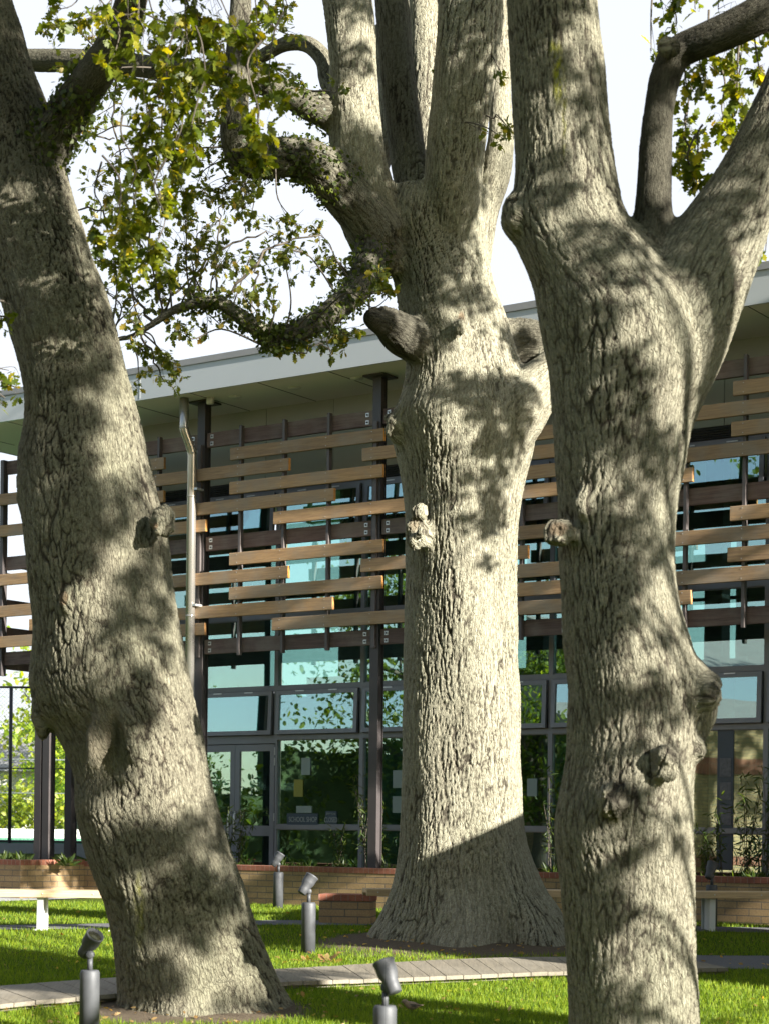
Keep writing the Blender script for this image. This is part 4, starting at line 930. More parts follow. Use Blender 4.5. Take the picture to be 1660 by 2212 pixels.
t3.knob(1535, 1502, 12.38, 22, 30, 26); t3.knob(1512, 1620, 12.45, 15, 26, 24); t3.knob(1437, 1633, 12.12, 28, 30, 26); t3.knob(1318, 1730, 12.14, 34, 44, 26); t3.knob(1304, 1712, 12.04, 12, 13, 10); t3.knob(1330, 1738, 12.03, 13, 15, 10); t3.knob(1306, 1748, 12.04, 11, 12, 9); t3.knob(1443, 102, 12.4, 30, 26, 26); t3.knob(1440, 1672, 12.13, 32, 22, 16)
t3.knob(1205, 1152, 12.32, 34, 34, 26); t3.knob(1183, 1146, 12.30, 12, 15, 14); t3.knob(1186, 1168, 12.28, 16, 11, 14); t3.knob(1212, 1168, 12.2, 18, 12, 12); t3.knob(1262, 1092, 12.3, 26, 34, 14); t3.knob(1157, 298, 12.3, 9, 14, 12)
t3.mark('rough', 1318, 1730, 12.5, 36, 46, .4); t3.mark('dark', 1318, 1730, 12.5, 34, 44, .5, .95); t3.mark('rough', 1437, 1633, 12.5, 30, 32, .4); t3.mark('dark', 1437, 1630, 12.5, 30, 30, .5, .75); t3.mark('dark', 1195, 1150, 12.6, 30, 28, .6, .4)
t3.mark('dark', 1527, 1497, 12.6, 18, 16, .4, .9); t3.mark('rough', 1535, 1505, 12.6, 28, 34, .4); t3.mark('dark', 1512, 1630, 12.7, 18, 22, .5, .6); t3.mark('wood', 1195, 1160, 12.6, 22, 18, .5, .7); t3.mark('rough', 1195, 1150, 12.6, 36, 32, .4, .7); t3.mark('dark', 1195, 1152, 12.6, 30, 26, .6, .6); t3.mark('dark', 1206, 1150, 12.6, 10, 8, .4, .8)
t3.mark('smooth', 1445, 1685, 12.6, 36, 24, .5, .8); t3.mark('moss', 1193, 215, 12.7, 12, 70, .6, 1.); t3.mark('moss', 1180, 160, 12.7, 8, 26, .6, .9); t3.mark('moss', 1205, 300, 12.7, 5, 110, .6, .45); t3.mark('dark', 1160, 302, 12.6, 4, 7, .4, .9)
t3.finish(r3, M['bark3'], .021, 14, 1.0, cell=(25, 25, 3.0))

# foliage of the left oak: big hanging leaves near the camera and the crown above
f1 = Foliage()
B1 = T1
near = [(300, 40, 70, 9), (380, 30, 75, 11), (450, 60, 75, 12), (520, 90, 60, 10), (340, 120, 70, 11), (420, 150, 70, 11), (500, 170, 60, 10), (560, 190, 45, 8), (590, 205, 32, 5), (300, 190, 60, 9), (370, 220, 60, 10), (440, 240, 45, 8),
        (330, 290, 50, 9), (390, 300, 42, 8), (545, 270, 34, 6), (560, 330, 26, 5), (565, 375, 22, 4), (300, 350, 42, 7), (350, 380, 38, 7), (370, 330, 38, 7), (265, 430, 38, 6), (300, 480, 40, 7), (250, 500, 32, 5), (330, 540, 36, 7), (290, 560, 34, 6), (215, 490, 24, 4), (340, 600, 28, 5),
        (260, 590, 24, 4), (345, 440, 34, 6), (400, 420, 30, 5), (250, 110, 36, 4), (160, 50, 34, 3), (120, 20, 30, 3), (480, 20, 60, 9), (560, 100, 30, 4), (580, 20, 26, 2), (240, 20, 40, 4), (430, 350, 30, 4)]
for (x, y, r, n) in near:
    Y = rng.uniform(12.4, 13.6); c = at(x, y, Y); a = nearest(t1, at(x - 10, y - 160, 13.4), [1, 3]); R = r * Y / FPX
    if y > 200: a = np.array(tuple(at(x + rng.uniform(-40, 40), y - rng.uniform(110, 200), Y + .1)))
    f1.spray(a, c, R, int(n * 1.7 + .5), .098, (4, 8), .0035, .6)
for (x, y, r, n) in [(10, 650, 26, 4), (15, 700, 20, 3), (20, 800, 26, 4), (12, 860, 26, 5), (40, 840, 16, 3), (-20, 760, 40, 5)]:
    f1.spray(at(-90, y - 60, 14.2), at(x, y, 14.1), r * 14.1 / FPX, n, .085, (3, 6), .004, .3)
f1.build(r1, M['leaf_near'], OAK, B1, 'hanging_leaves')
c1 = Foliage()
for cx, cy, cz, rx, ry, rz, n in [(-5.2, 16.2, 9.6, 2.4, 2.6, 1.5, 2600), (-1.9, 13.6, 9.0, 2.0, 1.8, 1.1, 2200), (-4.0, 13.0, 10.8, 2.6, 2.4, 1.4, 2000)]:
    c1.crown((cx, cy, cz), (rx, ry, rz), n, .13)
c1.build(r1, M['leaf_crown'], HEX, B1, 'crown')
# foliage of the middle oak: small far leaves on crooked twigs
f2 = Foliage()
far = [(200, 400, 40, 7), (240, 340, 40, 6), (175, 300, 26, 4), (210, 250, 26, 4), (450, 330, 45, 9), (430, 390, 50, 12), (480, 430, 50, 14), (520, 410, 45, 12), (400, 470, 55, 13), (460, 500, 50, 14), (540, 470, 45, 9), (590, 510, 45, 9), (640, 480, 38, 8), (680, 500, 34, 7), (680, 560, 40, 9),
       (620, 560, 38, 7), (720, 570, 30, 6), (540, 560, 45, 9), (470, 570, 50, 12), (400, 550, 45, 11), (360, 600, 48, 12), (430, 620, 45, 11), (520, 620, 40, 8), (580, 640, 34, 5), (350, 660, 45, 11), (300, 640, 40, 9), (290, 700, 38, 8), (390, 700, 34, 7), (480, 705, 26, 5), (230, 560, 34, 7),
       (250, 640, 30, 6), (310, 760, 32, 7), (350, 790, 30, 7), (385, 820, 22, 6), (600, 750, 24, 4), (660, 745, 26, 5), (700, 730, 30, 7), (735, 735, 26, 8), (760, 720, 20, 5), (720, 765, 12, 2), (620, 30, 38, 8), (600, 70, 34, 7), (570, 50, 40, 8), (650, 80, 20, 3), (640, 180, 22, 3), (820, 590, 22, 7),
       (840, 640, 20, 6), (200, 60, 50, 7), (130, 70, 40, 5), (120, 150, 30, 4), (230, 200, 40, 6), (420, 200, 50, 9), (470, 250, 40, 8), (400, 280, 45, 9), (440, 130, 50, 9), (200, 470, 32, 6), (190, 540, 22, 4), (1085, 300, 14, 2), (730, 185, 12, 2), (935, 160, 22, 1), (1078, 160, 16, 2), (1100, 280, 12, 3),
       (300, 820, 20, 4), (0, 400, 30, 4), (280, 500, 40, 8), (330, 460, 40, 8)]
for (x, y, r, n) in far:
    Y = rng.uniform(17.2, 18.8); c = at(x, y, Y)
    a = nearest(t2, at(x + rng.uniform(-60, 60), y + (70 if y > 480 else -60), Y), [6, 7, 8, 10, 11] if x < 800 else None)
    if (Vector(tuple(a)) - c).length > 1.3: a = np.array(tuple(c)) + (a - np.array(tuple(c))) * rng.uniform(.3, .55)
    f2.spray(a, c, r * Y / FPX, int(n * 1.9), .085, (3, 7), .0046, .0)
# long crooked twigs
for pts in [[(430, 655, 8), (420, 600, 6), (470, 545, 5), (520, 520, 4), (580, 500, 3)], [(480, 650, 7), (540, 590, 6), (570, 545, 5), (620, 520, 4), (690, 510, 3)], [(545, 690, 5), (548, 620, 4), (560, 560, 3), (575, 540, 2)],
            [(470, 640, 5), (468, 560, 4), (475, 480, 3), (480, 440, 2)], [(330, 700, 6), (290, 640, 5), (260, 560, 4), (220, 460, 4), (160, 448, 4)], [(300, 710, 5), (330, 770, 4), (350, 810, 3), (380, 850, 2)], [(160, 282, 4), (210, 290, 4), (250, 300, 3)], [(250, 150, 4), (250, 260, 4), (262, 380, 3), (270, 440, 2)],
            [(600, 735, 4), (650, 760, 3), (690, 740, 3), (720, 765, 2)], [(360, 664, 5), (400, 610, 5), (440, 590, 4), (450, 540, 3)]]:
    rows = cr([(*at(x, y, 17.9 + .1 * i), w * 17.9 / FPX * .55) for i, (x, y, w) in enumerate(pts)], 5)
    rows[:, :3] += rng.normal(size=(len(rows), 3)) * .012
    f2.tw.tube([tuple(r[:3]) for r in rows], [r[3] for r in rows], 6)
f2.build(r2, M['leaf_far'], OAK, T2, 'sparse_leaves')
c2 = Foliage()
for cx, cy, cz, rx, ry, rz, n in [(1.5, 19.5, 12.0, 2.8, 2.8, 1.5, 1800), (-1.8, 19.0, 11.2, 2.4, 2.4, 1.2, 1500)]:
    c2.crown((cx, cy, cz), (rx, ry, rz), n, .13)
c2.build(r2, M['leaf_crown'], HEX, T2, 'crown')
# right oak
f3 = Foliage()
for (x, y, r, n) in [(1485, 210, 34, 6), (1480, 270, 34, 6), (1490, 330, 34, 7), (1480, 390, 28, 6), (1495, 415, 20, 4), (1510, 360, 22, 4), (1520, 160, 30, 4), (1560, 160, 34, 5), (1590, 200, 36, 7), (1560, 250, 34, 6), (1610, 240, 30, 6), (1575, 285, 26, 5), (1640, 150, 26, 4), (1600, 120, 30, 4),
                     (1470, 30, 30, 3), (1440, 60, 22, 3), (1500, 20, 30, 3), (1430, 20, 18, 2), (1550, 20, 40, 4), (1405, 110, 12, 1), (1652, 545, 12, 2), (1640, 90, 28, 4)]:
    Y = rng.uniform(12.9, 13.8); c = at(x, y, Y); a = at(x + rng.uniform(-20, 30), y - rng.uniform(90, 150), Y)
    f3.spray(a, c, r * Y / FPX, int(n * 1.4), .11, (3, 7), .004, .5)
f3.build(r3, M['leaf_near'], OAK, T3, 'hanging_leaves')
c3 = Foliage()
for cx, cy, cz, rx, ry, rz, n in [(2.6, 12.0, 9.4, 2.4, 2.2, 1.3, 2400), (4.6, 12.4, 8.6, 1.8, 2.0, 1.2, 1800), (1.0, 13.2, 10.6, 2.2, 2.2, 1.3, 1800)]:
    c3.crown((cx, cy, cz), (rx, ry, rz), n, .13)
c3.build(r3, M['leaf_crown'], HEX, T3, 'crown')

# ------------------------------------------------------------------ trees standing outside the frame: they throw the dappled shade and show in the glass
def side_tree(name, label, base, H, R, n, lsz, rt=.3, mat='leaf_crown', cz=.68, clumps=None, lean=(0, 0), bare=.25, group=None):
    base = Vector(base); base.z = float(ground_z(base.x, base.y)); r = empty(name, label, 'tree', base, 0, group)
    mb = MB(); top = Vector((lean[0], lean[1], H * cz))
    mb.tube([(0, 0, -.2), (.02, 0, H * .15), (lean[0] * .4, lean[1] * .4, H * .35), tuple(top)], [rt * 1.3, rt, rt * .8, rt * .35], 12)
    for k in range(9):
        a = k * 2.4; z = H * (.28 + .045 * k); p0 = Vector((lean[0] * z / H, lean[1] * z / H, z)); p2 = p0 + Vector((cos(a) * R * .7, sin(a) * R * .7, H * .2)); mid = (p0 + p2) / 2 + Vector((0, 0, -.05 * H))
        mb.tube([p0, mid, p2], [rt * .42, rt * .26, rt * .08], 8)
    mb.build('trunk', M['twig'], r)
    f = Foliage()
    for c in (clumps or [(lean[0], lean[1], H * cz, R, R, H * (1 - cz) * .95, 1.)]):
        f.crown((base.x + c[0], base.y + c[1], base.z + c[2]), c[3:6], int(n * c[6]), lsz, bare)
    f.build(r, M[mat], HEX, base, 'crown'); return r
G = 'trees beyond the fence'
side_tree('garden_tree', 'sunlit yellow green tree beyond the court fence at the far left edge', (-13.4, 56, 0), 7.2, 2.6, 4500, .20, .2, 'leaf_bg', .6, group=G)
side_tree('garden_tree', 'bushy yellow green tree beyond the fence with pale forked trunk beside the leaning oak', (-9.3, 60, 0), 5.6, 2.2, 3200, .20, .2, 'leaf_bg', .62, group=G)
side_tree('garden_tree', 'smaller green tree beyond the fence between its two larger neighbours', (-11.2, 70, 0), 8., 2.6, 3600, .22, .2, 'leaf_bg', .55, group=G)
# shade givers, off the frame to the right and behind the camera
def shade_oak(label, base, blobs, H=7.5, extra=()):
    base = Vector(base); base.z = float(ground_z(base.x, base.y)); r = empty('shade_oak', label, 'tree', base)
    mb = MB(); mb.tube([(0, 0, -.2), (.05, 0, H * .2), (-.1, .1, H * .45), (0, .2, H * .8)], [.42, .34, .26, .1], 14)
    f = Foliage(); cs = []
    for (px, py, rx, ry, Y, t, cov) in blobs:
        p = at(px, py, Y - .3) + sd * t; R = np.array([rx * Y / FPX, .5 * (rx + ry) * .5 * Y / FPX + .12, ry * Y / FPX]); n = max(6, int(pi * R[0] * R[2] * cov * (2.2 if cov >= 1 else 1.2) / .0031))
        q = rng.normal(size=(n, 3)); q /= np.linalg.norm(q, axis=1)[:, None]; q *= rng.uniform(0, 1, (n, 1)) ** .45
        f.P += list(np.array(tuple(p)) + q * R); f.D += list(rng.normal(size=(n, 3))); f.S += list(rng.uniform(.075, .12, n)); cs.append(p)
    for k, p in enumerate(cs):
        if k % 8: continue
        e = p - base; z = min(H * .75, max(1.6, e.z * .6)); a0 = Vector((0, 0, z)); mid = (a0 + e) / 2 + Vector((0, 0, .35)); rr = cr([(*a0, .05), (*mid, .03), (*e, .008)], 5)
        mb.tube([tuple(q[:3]) for q in rr], [q[3] for q in rr], 6)
    mb.build('trunk', M['twig'], r)
    f.build(r, M['leaf_crown'], HEX, base, 'crown')
sh3 = [(1180, 60, 60, 120, 12.6, 5, 1.1), (1150, 200, 40, 100, 12.6, 5, .9), (1270, 250, 45, 60, 12.6, 5, .7), (1300, 560, 95, 70, 12.6, 5, 1.6), (1400, 600, 90, 90, 12.6, 5, 1.6), (1450, 520, 60, 70, 12.6, 5.3, 1.6), (1330, 700, 70, 40, 12.6, 5, .9),
       (1420, 400, 34, 60, 12.6, 5.2, 1.), (1440, 200, 50, 110, 12.6, 5.5, 1.7), (1560, 90, 90, 50, 12.4, 5.5, 1.8), (1590, 430, 60, 90, 12.6, 5, 1.1), (1480, 640, 22, 60, 12.6, 5, 1.2), (1650, 300, 50, 90, 12.6, 5, 1.),
       (1380, 880, 90, 40, 12.6, 5, 1.3), (1280, 940, 60, 60, 12.6, 5, 1.), (1400, 960, 60, 50, 12.6, 5, 1.1), (1250, 800, 40, 60, 12.6, 5, .8), (1390, 1110, 80, 55, 12.6, 5, 1.4), (1290, 1220, 70, 70, 12.6, 5, 1.3), (1400, 1200, 40, 60, 12.6, 5, .9),
       (1330, 1300, 50, 50, 12.6, 5, 1.2), (1440, 1390, 50, 45, 12.6, 5, 1.2), (1400, 1530, 60, 45, 12.6, 5, 1.4), (1270, 1400, 30, 60, 12.6, 5, .8), (1450, 1840, 50, 50, 12.6, 5, 1.3), (1360, 1900, 40, 40, 12.6, 5, .8), (1470, 2060, 40, 70, 12.6, 5, 1.2), (1300, 2160, 60, 50, 12.6, 5, 1.), (1400, 1660, 24, 40, 12.6, 5, .7)]
sh1 = [(-20, 100, 90, 160, 14.4, 8, 2.2), (30, 300, 100, 90, 14.4, 8, 2.2), (110, 420, 45, 90, 14.4, 8, 1.8), (150, 180, 60, 90, 14.4, 8, 1.6), (240, 60, 50, 80, 14.2, 8, 1.6), (100, 560, 60, 60, 14.4, 8, 1.5), (150, 690, 70, 90, 14.4, 8, 1.8), (200, 820, 70, 60, 14.4, 8, 1.8), (100, 900, 70, 90, 14.4, 8, 1.9),
       (150, 1020, 80, 60, 14.4, 8, 1.6), (100, 1150, 60, 90, 14.4, 8, 1.7), (300, 1100, 50, 60, 14.4, 8, 1.2), (230, 1180, 50, 30, 14.4, 8, 1.), (330, 1250, 40, 30, 14.4, 8, 1.4), (340, 1330, 50, 40, 14.4, 8, 1.5), (350, 1430, 45, 25, 14.4, 8, 1.3), (270, 1480, 60, 30, 14.4, 8, .9),
       (230, 1390, 30, 30, 14.4, 8, .8), (370, 1520, 40, 40, 14.4, 8, 1.1), (430, 1640, 36, 40, 14.4, 8, 1.3), (440, 1760, 50, 26, 14.4, 8, 1.5), (380, 1870, 90, 28, 14.4, 8, 1.6), (300, 1880, 50, 20, 14.4, 8, 1.), (440, 2010, 60, 40, 14.4, 8, 1.3), (500, 1920, 40, 60, 14.4, 8, 1.4), (330, 2110, 50, 26, 14.4, 8, .8),
       (540, 2090, 30, 60, 14.4, 8, 1.2), (230, 2120, 40, 60, 14.4, 8, 1.2), (120, 1290, 34, 40, 14.4, 8, 1.2)]
sh2 = [(560, 330, 80, 45, 18.5, 6.5, 1.6), (660, 340, 60, 50, 18.6, 6.5, 1.6), (510, 230, 40, 90, 18.4, 6.5, 1.4), (640, 220, 70, 40, 18.6, 6.5, 1.6), (660, 110, 60, 40, 19.4, 6.5, 1.3), (780, 590, 40, 60, 18.7, 6.5, 1.7), (690, 690, 60, 40, 18, 6.5, 1.7), (600, 730, 50, 30, 17.9, 6.5, 1.6), (500, 670, 60, 30, 17.8, 6.5, 1.5), (820, 700, 50, 50, 18.6, 6.5, 1.8), (1120, 740, 60, 50, 19.4, 6, 1.8), (200, 130, 120, 30, 19.6, 8, 1.5), (400, 150, 120, 30, 18.8, 7, 1.5),
 (760, 130, 45, 40, 18.9, 6.5, 1.1), (800, 330, 40, 50, 18.9, 6.5, 1.2), (730, 280, 30, 40, 18.9, 6.5, .9), (1010, 220, 70, 60, 18.8, 6.5, 1.6), (990, 330, 80, 60, 18.9, 6.5, 1.9), (980, 440, 80, 70, 19, 6.5, 2.), (880, 470, 80, 70, 19, 6.5, 2.), (1000, 30, 50, 26, 18.8, 6.5, 1.3), (870, 200, 44, 130, 19.4, 6.5, 1.8),
       (900, 570, 70, 60, 19.2, 6.5, 1.9), (1020, 560, 30, 60, 19.2, 6.5, 1.), (940, 650, 80, 26, 19.2, 6.5, 1.3), (1040, 660, 24, 60, 19.2, 6.5, 1.), (880, 760, 30, 50, 19.2, 6.5, 1.6), (1050, 860, 55, 34, 19.2, 6.5, 1.9), (1110, 860, 60, 22, 19.1, 6.5, 1.3), (1020, 920, 75, 40, 19.2, 6.5, 1.8), (930, 880, 50, 40, 19.2, 6.5, 1.5),
       (1000, 990, 46, 24, 19.2, 6.5, 1.6), (1080, 970, 34, 60, 19.2, 6.5, 1.5), (1050, 1060, 34, 32, 19.2, 6.5, 1.5), (975, 1050, 20, 18, 19.2, 6.5, 1.3), (1050, 1130, 40, 40, 19.2, 6.5, 1.5), (930, 1090, 30, 20, 19.2, 6.5, 1.2), (1030, 1230, 20, 16, 19.2, 6.5, 1.), (980, 1140, 30, 20, 19.2, 6.5, 1.1), (910, 740, 24, 40, 19.2, 6.5, 1.)]
shf = [(1560, 900, 110, 50, 23, 10, 1.3), (1560, 1010, 120, 50, 23, 10, 1.3), (1560, 1150, 120, 60, 23, 10, 1.4), (1560, 1290, 120, 60, 23, 10, 1.3), (1150, 980, 80, 60, 24.5, 10, 1.2), (1150, 1130, 80, 60, 24.5, 10, 1.2), (1150, 1280, 80, 60, 24.5, 10, 1.2), (1580, 1900, 110, 60, 22.8, 9, 1.), (60, 1880, 130, 55, 27.6, 17, 1.4), (140, 1885, 70, 60, 29.1, 16, 1.6), (150, 1872, 120, 95, 28.9, 14, 1.8), (740, 1975, 60, 26, 21, 11, 1.), (570, 2010, 70, 55, 19.8, 12, 1.5), (650, 2015, 70, 55, 19.5, 12, 1.5), (730, 2020, 60, 50, 19.3, 12, 1.5), (620, 2040, 70, 30, 18.9, 12, 1.2), (540, 1965, 90, 40, 23.5, 14, 1.4), (660, 1970, 90, 40, 23.5, 14, 1.4), (640, 2118, 100, 30, 16.4, 11, 1.4), (660, 2150, 90, 24, 15.6, 10, 1.2), (70, 2035, 110, 24, 17.8, 12, 1.2), (180, 2062, 90, 18, 17, 12, 1.), (60, 2110, 120, 26, 15.6, 11, 1.3), (1000, 2155, 150, 24, 14.6, 9, 1.2), (1620, 2175, 80, 14, 14., 9, 1.1), (640, 1910, 150, 36, 26.6, 11, 1.), (760, 1900, 100, 36, 26.3, 11, 1.)]
shg = [(560, 2060, 100, 4, 17, 0, 0)]
def fill(rows, lit, Y, t, step=40, cov=1.25, dep=((-100, 0), (2300, 0))):
    out = []; ys = [q[0] for q in rows]; y = ys[0]
    while y < ys[-1]:
        l = float(np.interp(y, ys, [q[1] for q in rows])) + 10; x1 = float(np.interp(y, ys, [q[2] for q in rows])); x = l + rng.uniform(0, step * .6)
        while x < x1:
            a, b = x + rng.uniform(-9, 9), y + rng.uniform(-12, 12)
            lo, hi = l - 10, x1 + 4; hw = (hi - lo) / 2; yc = Y + float(np.interp(b, [q[0] for q in dep], [q[1] for q in dep])); Ys = yc + .3 - hw * yc / FPX * math.sqrt(max(.02, 1 - min(1, abs(a - (lo + hi) / 2) / hw) ** 2))
            if all(((a - c) / (p + 14)) ** 2 + ((b - d) / (q + 14)) ** 2 > 1 for c, d, p, q in lit): out.append((a, b, step * .62, step * .58, Ys, t, cov))
            x += step
        y += step * .92
    return out
sh1 = fill([(-60, -60, 60), (205, -60, 100), (370, -60, 150), (610, -10, 225), (902, 56, 305), (1237, 60, 375), (1540, 84, 430), (1755, 162, 478), (1990, 235, 552), (2170, 255, 620)],
  [(30, 470, 45, 85), (70, 610, 45, 38), (110, 760, 50, 32), (270, 900, 30, 90), (225, 1010, 42, 45), (335, 1010, 22, 40), (240, 1190, 60, 24), (120, 1370, 80, 75), (205, 1290, 55, 50), (180, 1470, 85, 40), (300, 1385, 28, 20), (400, 1480, 22, 80), (390, 1580, 52, 60), (330, 1685, 115, 85), (225, 1640, 60, 60), (200, 1790, 40, 50), (280, 1940, 100, 48), (500, 2095, 62, 50), (440, 2140, 60, 30), (385, 2065, 55, 36), (300, 2070, 40, 36)], 14.4, 8, 40, 1.8, ((-60, .65), (205, .46), (435, .36), (700, .26), (1057, .15), (1475, .06), (2170, 0))) + \
  fill([(-60, 230, 330), (100, 180, 280), (280, 80, 200)], [(260, 40, 14, 20)], 14.3, 8, 40, 1.8)
sh3 = fill([(-60, 1090, 1295), (350, 1108, 1325), (480, 1105, 1400), (575, 1131, 1520), (640, 1150, 1620), (737, 1170, 1560), (867, 1188, 1512), (1077, 1203, 1462), (1300, 1210, 1470), (1500, 1222, 1520), (1735, 1202, 1496), (2212, 1225, 1511)],
  [(1250, 90, 40, 60), (1180, 280, 60, 95), (1240, 380, 85, 80), (1290, 410, 50, 70), (1190, 560, 46, 60), (1510, 700, 90, 110), (1380, 700, 50, 30), (1235, 760, 70, 85), (1320, 835, 60, 34), (1475, 855, 30, 60), (1290, 1015, 70, 60), (1262, 1090, 50, 50), (1440, 1080, 25, 60), (1425, 1295, 42, 42), (1250, 1230, 30, 34), (1350, 1400, 60, 50), (1470, 1430, 34, 40), (1275, 1500, 62, 66), (1320, 1595, 110, 52), (1425, 1695, 72, 44), (1350, 1805, 92, 62), (1250, 1850, 40, 60), (1430, 1940, 62, 80), (1320, 1732, 70, 52), (1430, 1630, 60, 30), (1400, 2070, 85, 62), (1300, 2060, 44, 44), (1450, 2160, 40, 44)], 12.6, 5) + \
  [(1440, 100, 50, 60, 12.6, 5.5, 1.4), (1430, 200, 40, 90, 12.6, 5.5, 1.4), (1500, 80, 60, 50, 12.5, 5.5, 1.5), (1600, 50, 70, 50, 12.4, 5.5, 1.5), (1410, 360, 30, 40, 12.6, 5.3, 1.2), (1420, 450, 36, 50, 12.6, 5.2, 1.4), (1590, 430, 60, 90, 12.6, 5, 1.4), (1650, 280, 50, 90, 12.6, 5, 1.4), (1530, 520, 50, 60, 12.6, 5, 1.4)]
sh2 = sh2 + fill([(235, 750, 1050), (330, 760, 1070), (470, 780, 1055), (620, 850, 1060)], [(775, 240, 26, 40), (1042, 560, 12, 70), (1000, 620, 60, 30), (800, 420, 20, 30)], 19, 6.5, 46)
S_ = lambda L, dt, k: [(a, b, c * k, d * k, Y, t + dt, cv) for (a, b, c, d, Y, t, cv) in L]
sh1 = S_(sh1, 4.5, 1.); sh3 = S_(sh3, 3., 1.); sh2 = S_(sh2, 1.5, 1.08)
shade_oak('spreading oak off the frame to the right of the lawn', (8.6, 7.6, 0), sh3 + sh2)
shade_oak('second spreading oak behind the photographer to the right', (6.8, 3.6, 0), sh1, 7.)
shade_oak('third oak off the frame to the right, nearest the unseen brick building', (12.6, 15., 0), shf, 8.)
# unseen canopy and tree belt, added to keep the far skylight off the trunks
def canopy(name, label, base, boxes, size, mat, ht):
    base = Vector(base); base.z = float(ground_z(base.x, base.y)); rr = empty(name, label, 'tree', base); f = Foliage()
    MB().tube([(0, 0, -.2), (.1, 0, ht * .4), (0, .2, ht)], [.45, .35, .15], 12).build('trunk', M['twig'], rr)
    for c, h, n in boxes:
        q = rng.uniform(-1, 1, (n, 3)); k = np.repeat(rng.uniform(-1, 1, (n // 60 + 1, 3)), 60, 0)[:n]; q = k + (q * np.array([.14, .14, .3]))
        f.P += list(np.array(c) + q * np.array(h)); f.D += list(rng.normal(size=(n, 3))); f.S += list(size * rng.uniform(.6, 1.2, n))
    f.build(rr, M[mat], HEX, base, 'crown')
canopy('shade_oak', 'unseen oak canopy added over the lawn to hold back skylight', (-3.4, 1.5, 0), [((-.5, 3.5, 10.2), (5., 8., 1.0), 7000)], .3, 'leaf_crown', 10)
canopy('skylight_blocker', 'unseen dark foliage added far behind on the left to hold back skylight', (-12, -14, 0), [((-12, -14, 4), (9, 2, 4.2), 7000)], .5, 'leaf_dark', 6)
canopy('skylight_blocker', 'unseen dark foliage added far behind on the right to hold back skylight', (7, -16, 0), [((7, -16, 4), (10, 2, 4.), 7000)], .5, 'leaf_dark', 6)
# reflected in the glass
hb = Foliage(); q_ = rng.uniform(-1, 1, (9000, 3)); hb.P += list(np.array([-21, 24.5, 1.5]) + q_ * np.array([.9, 8., 2.1]) + .5 * np.sin(q_[:, 1:2] * 40) * np.array([0, 0, 1.])); hb.P = [p - np.array([0, 0, max(0, p[2] - 1.0) * .55 * (p[1] > 22.3)]) for p in hb.P]; hb.D += list(rng.normal(size=(9000, 3))); hb.S += list(rng.uniform(.12, .24, 9000))
hr = empty('hedge', 'tall dark shelter hedge off the frame to the left, mirrored in the lower panes', 'hedge', (-21, 17, -.3)); hb.build(hr, M['leaf_dark'], HEX, (-21, 17, -.3), 'foliage'); MB().box(-.55, .55, -.5, 5.2, -.5, 3.3).box(-.55, .55, 5.21, 15, -.5, 2.2).build('solid_core', M['hedge_core'], hr)  # solid dark core box added to close leaf gaps in the reflection
for i, (x, y, h, r) in enumerate([(-23, 26, 5.5, 2.0), (-20, 18.6, 9, 3.), (-17.5, 16.2, 6.5, 2.2), (-30, 24, 6, 3.)]):
    side_tree('garden_tree', ['round dark tree off the frame to the left, mirrored in the door glass', 'tallest dark tree off the frame to the left', 'low dark tree off the frame nearest the brick hall end', 'dark tree furthest off the frame to the left'][i], (x, y, 0), h, r, 8000, .15, .25, 'leaf_dark', .6)
def hall(name, label, loc, rz, L, D, H, rh, mat='brick', band=False):
    r = empty(name, label, 'building', loc, rz)
    MB().box(0, L, 0, D, -.7, H).build('wall', M[mat], r)
    MB().add([(-.4, -.4, H + .003), (L + .4, -.4, H + .003), (L + .4, D + .4, H + .003), (-.4, D + .4, H + .003), (-.4, D / 2, H + rh), (L + .4, D / 2, H + rh)], [(0, 1, 5, 4), (2, 3, 4, 5), (0, 4, 3), (1, 2, 5), (3, 2, 1, 0)]).build('roof', M['roofstrip'], r)
    if band: MB().box(0, L, D + .003, D + .03, 2.55, 2.95).box(0, L, D + .003, D + .03, .3, .55).build('brick_band', M['cap'], r)
    for k in range(int(L // 3)):
        w = MB().box(1 + k * 3, 2.4 + k * 3, -.03, -.004, 1.0, 2.2).build('window', M['alu'], r); MB().box(1.08 + k * 3, 2.32 + k * 3, -.036, -.031, 1.08, 2.12).build('pane', M['int_dark'], w)
    return r
hall('brick_hall', 'single storey buff brick hall off the frame to the left, mirrored in the glass', (-24, 15.6, 0), RAD(-96), 22, 8, 5.0, 1.6, 'brick', True)
hall('brick_hall', 'unseen brick building off the frame to the right, shaped to cast its eave shadow on the middle oak', (9.6, 13.5, 0), RAD(90), 3.4, 4, 2.97, 1.1)  # unseen building shaped so its eave shades the middle oak's foot
# distant pale house past the fence
h = hall('distant_house', 'pale house half hidden by the trees beyond the fence', (-17, 74, .6), RAD(-10), 9, 6, 2.6, 1.6, 'pale')
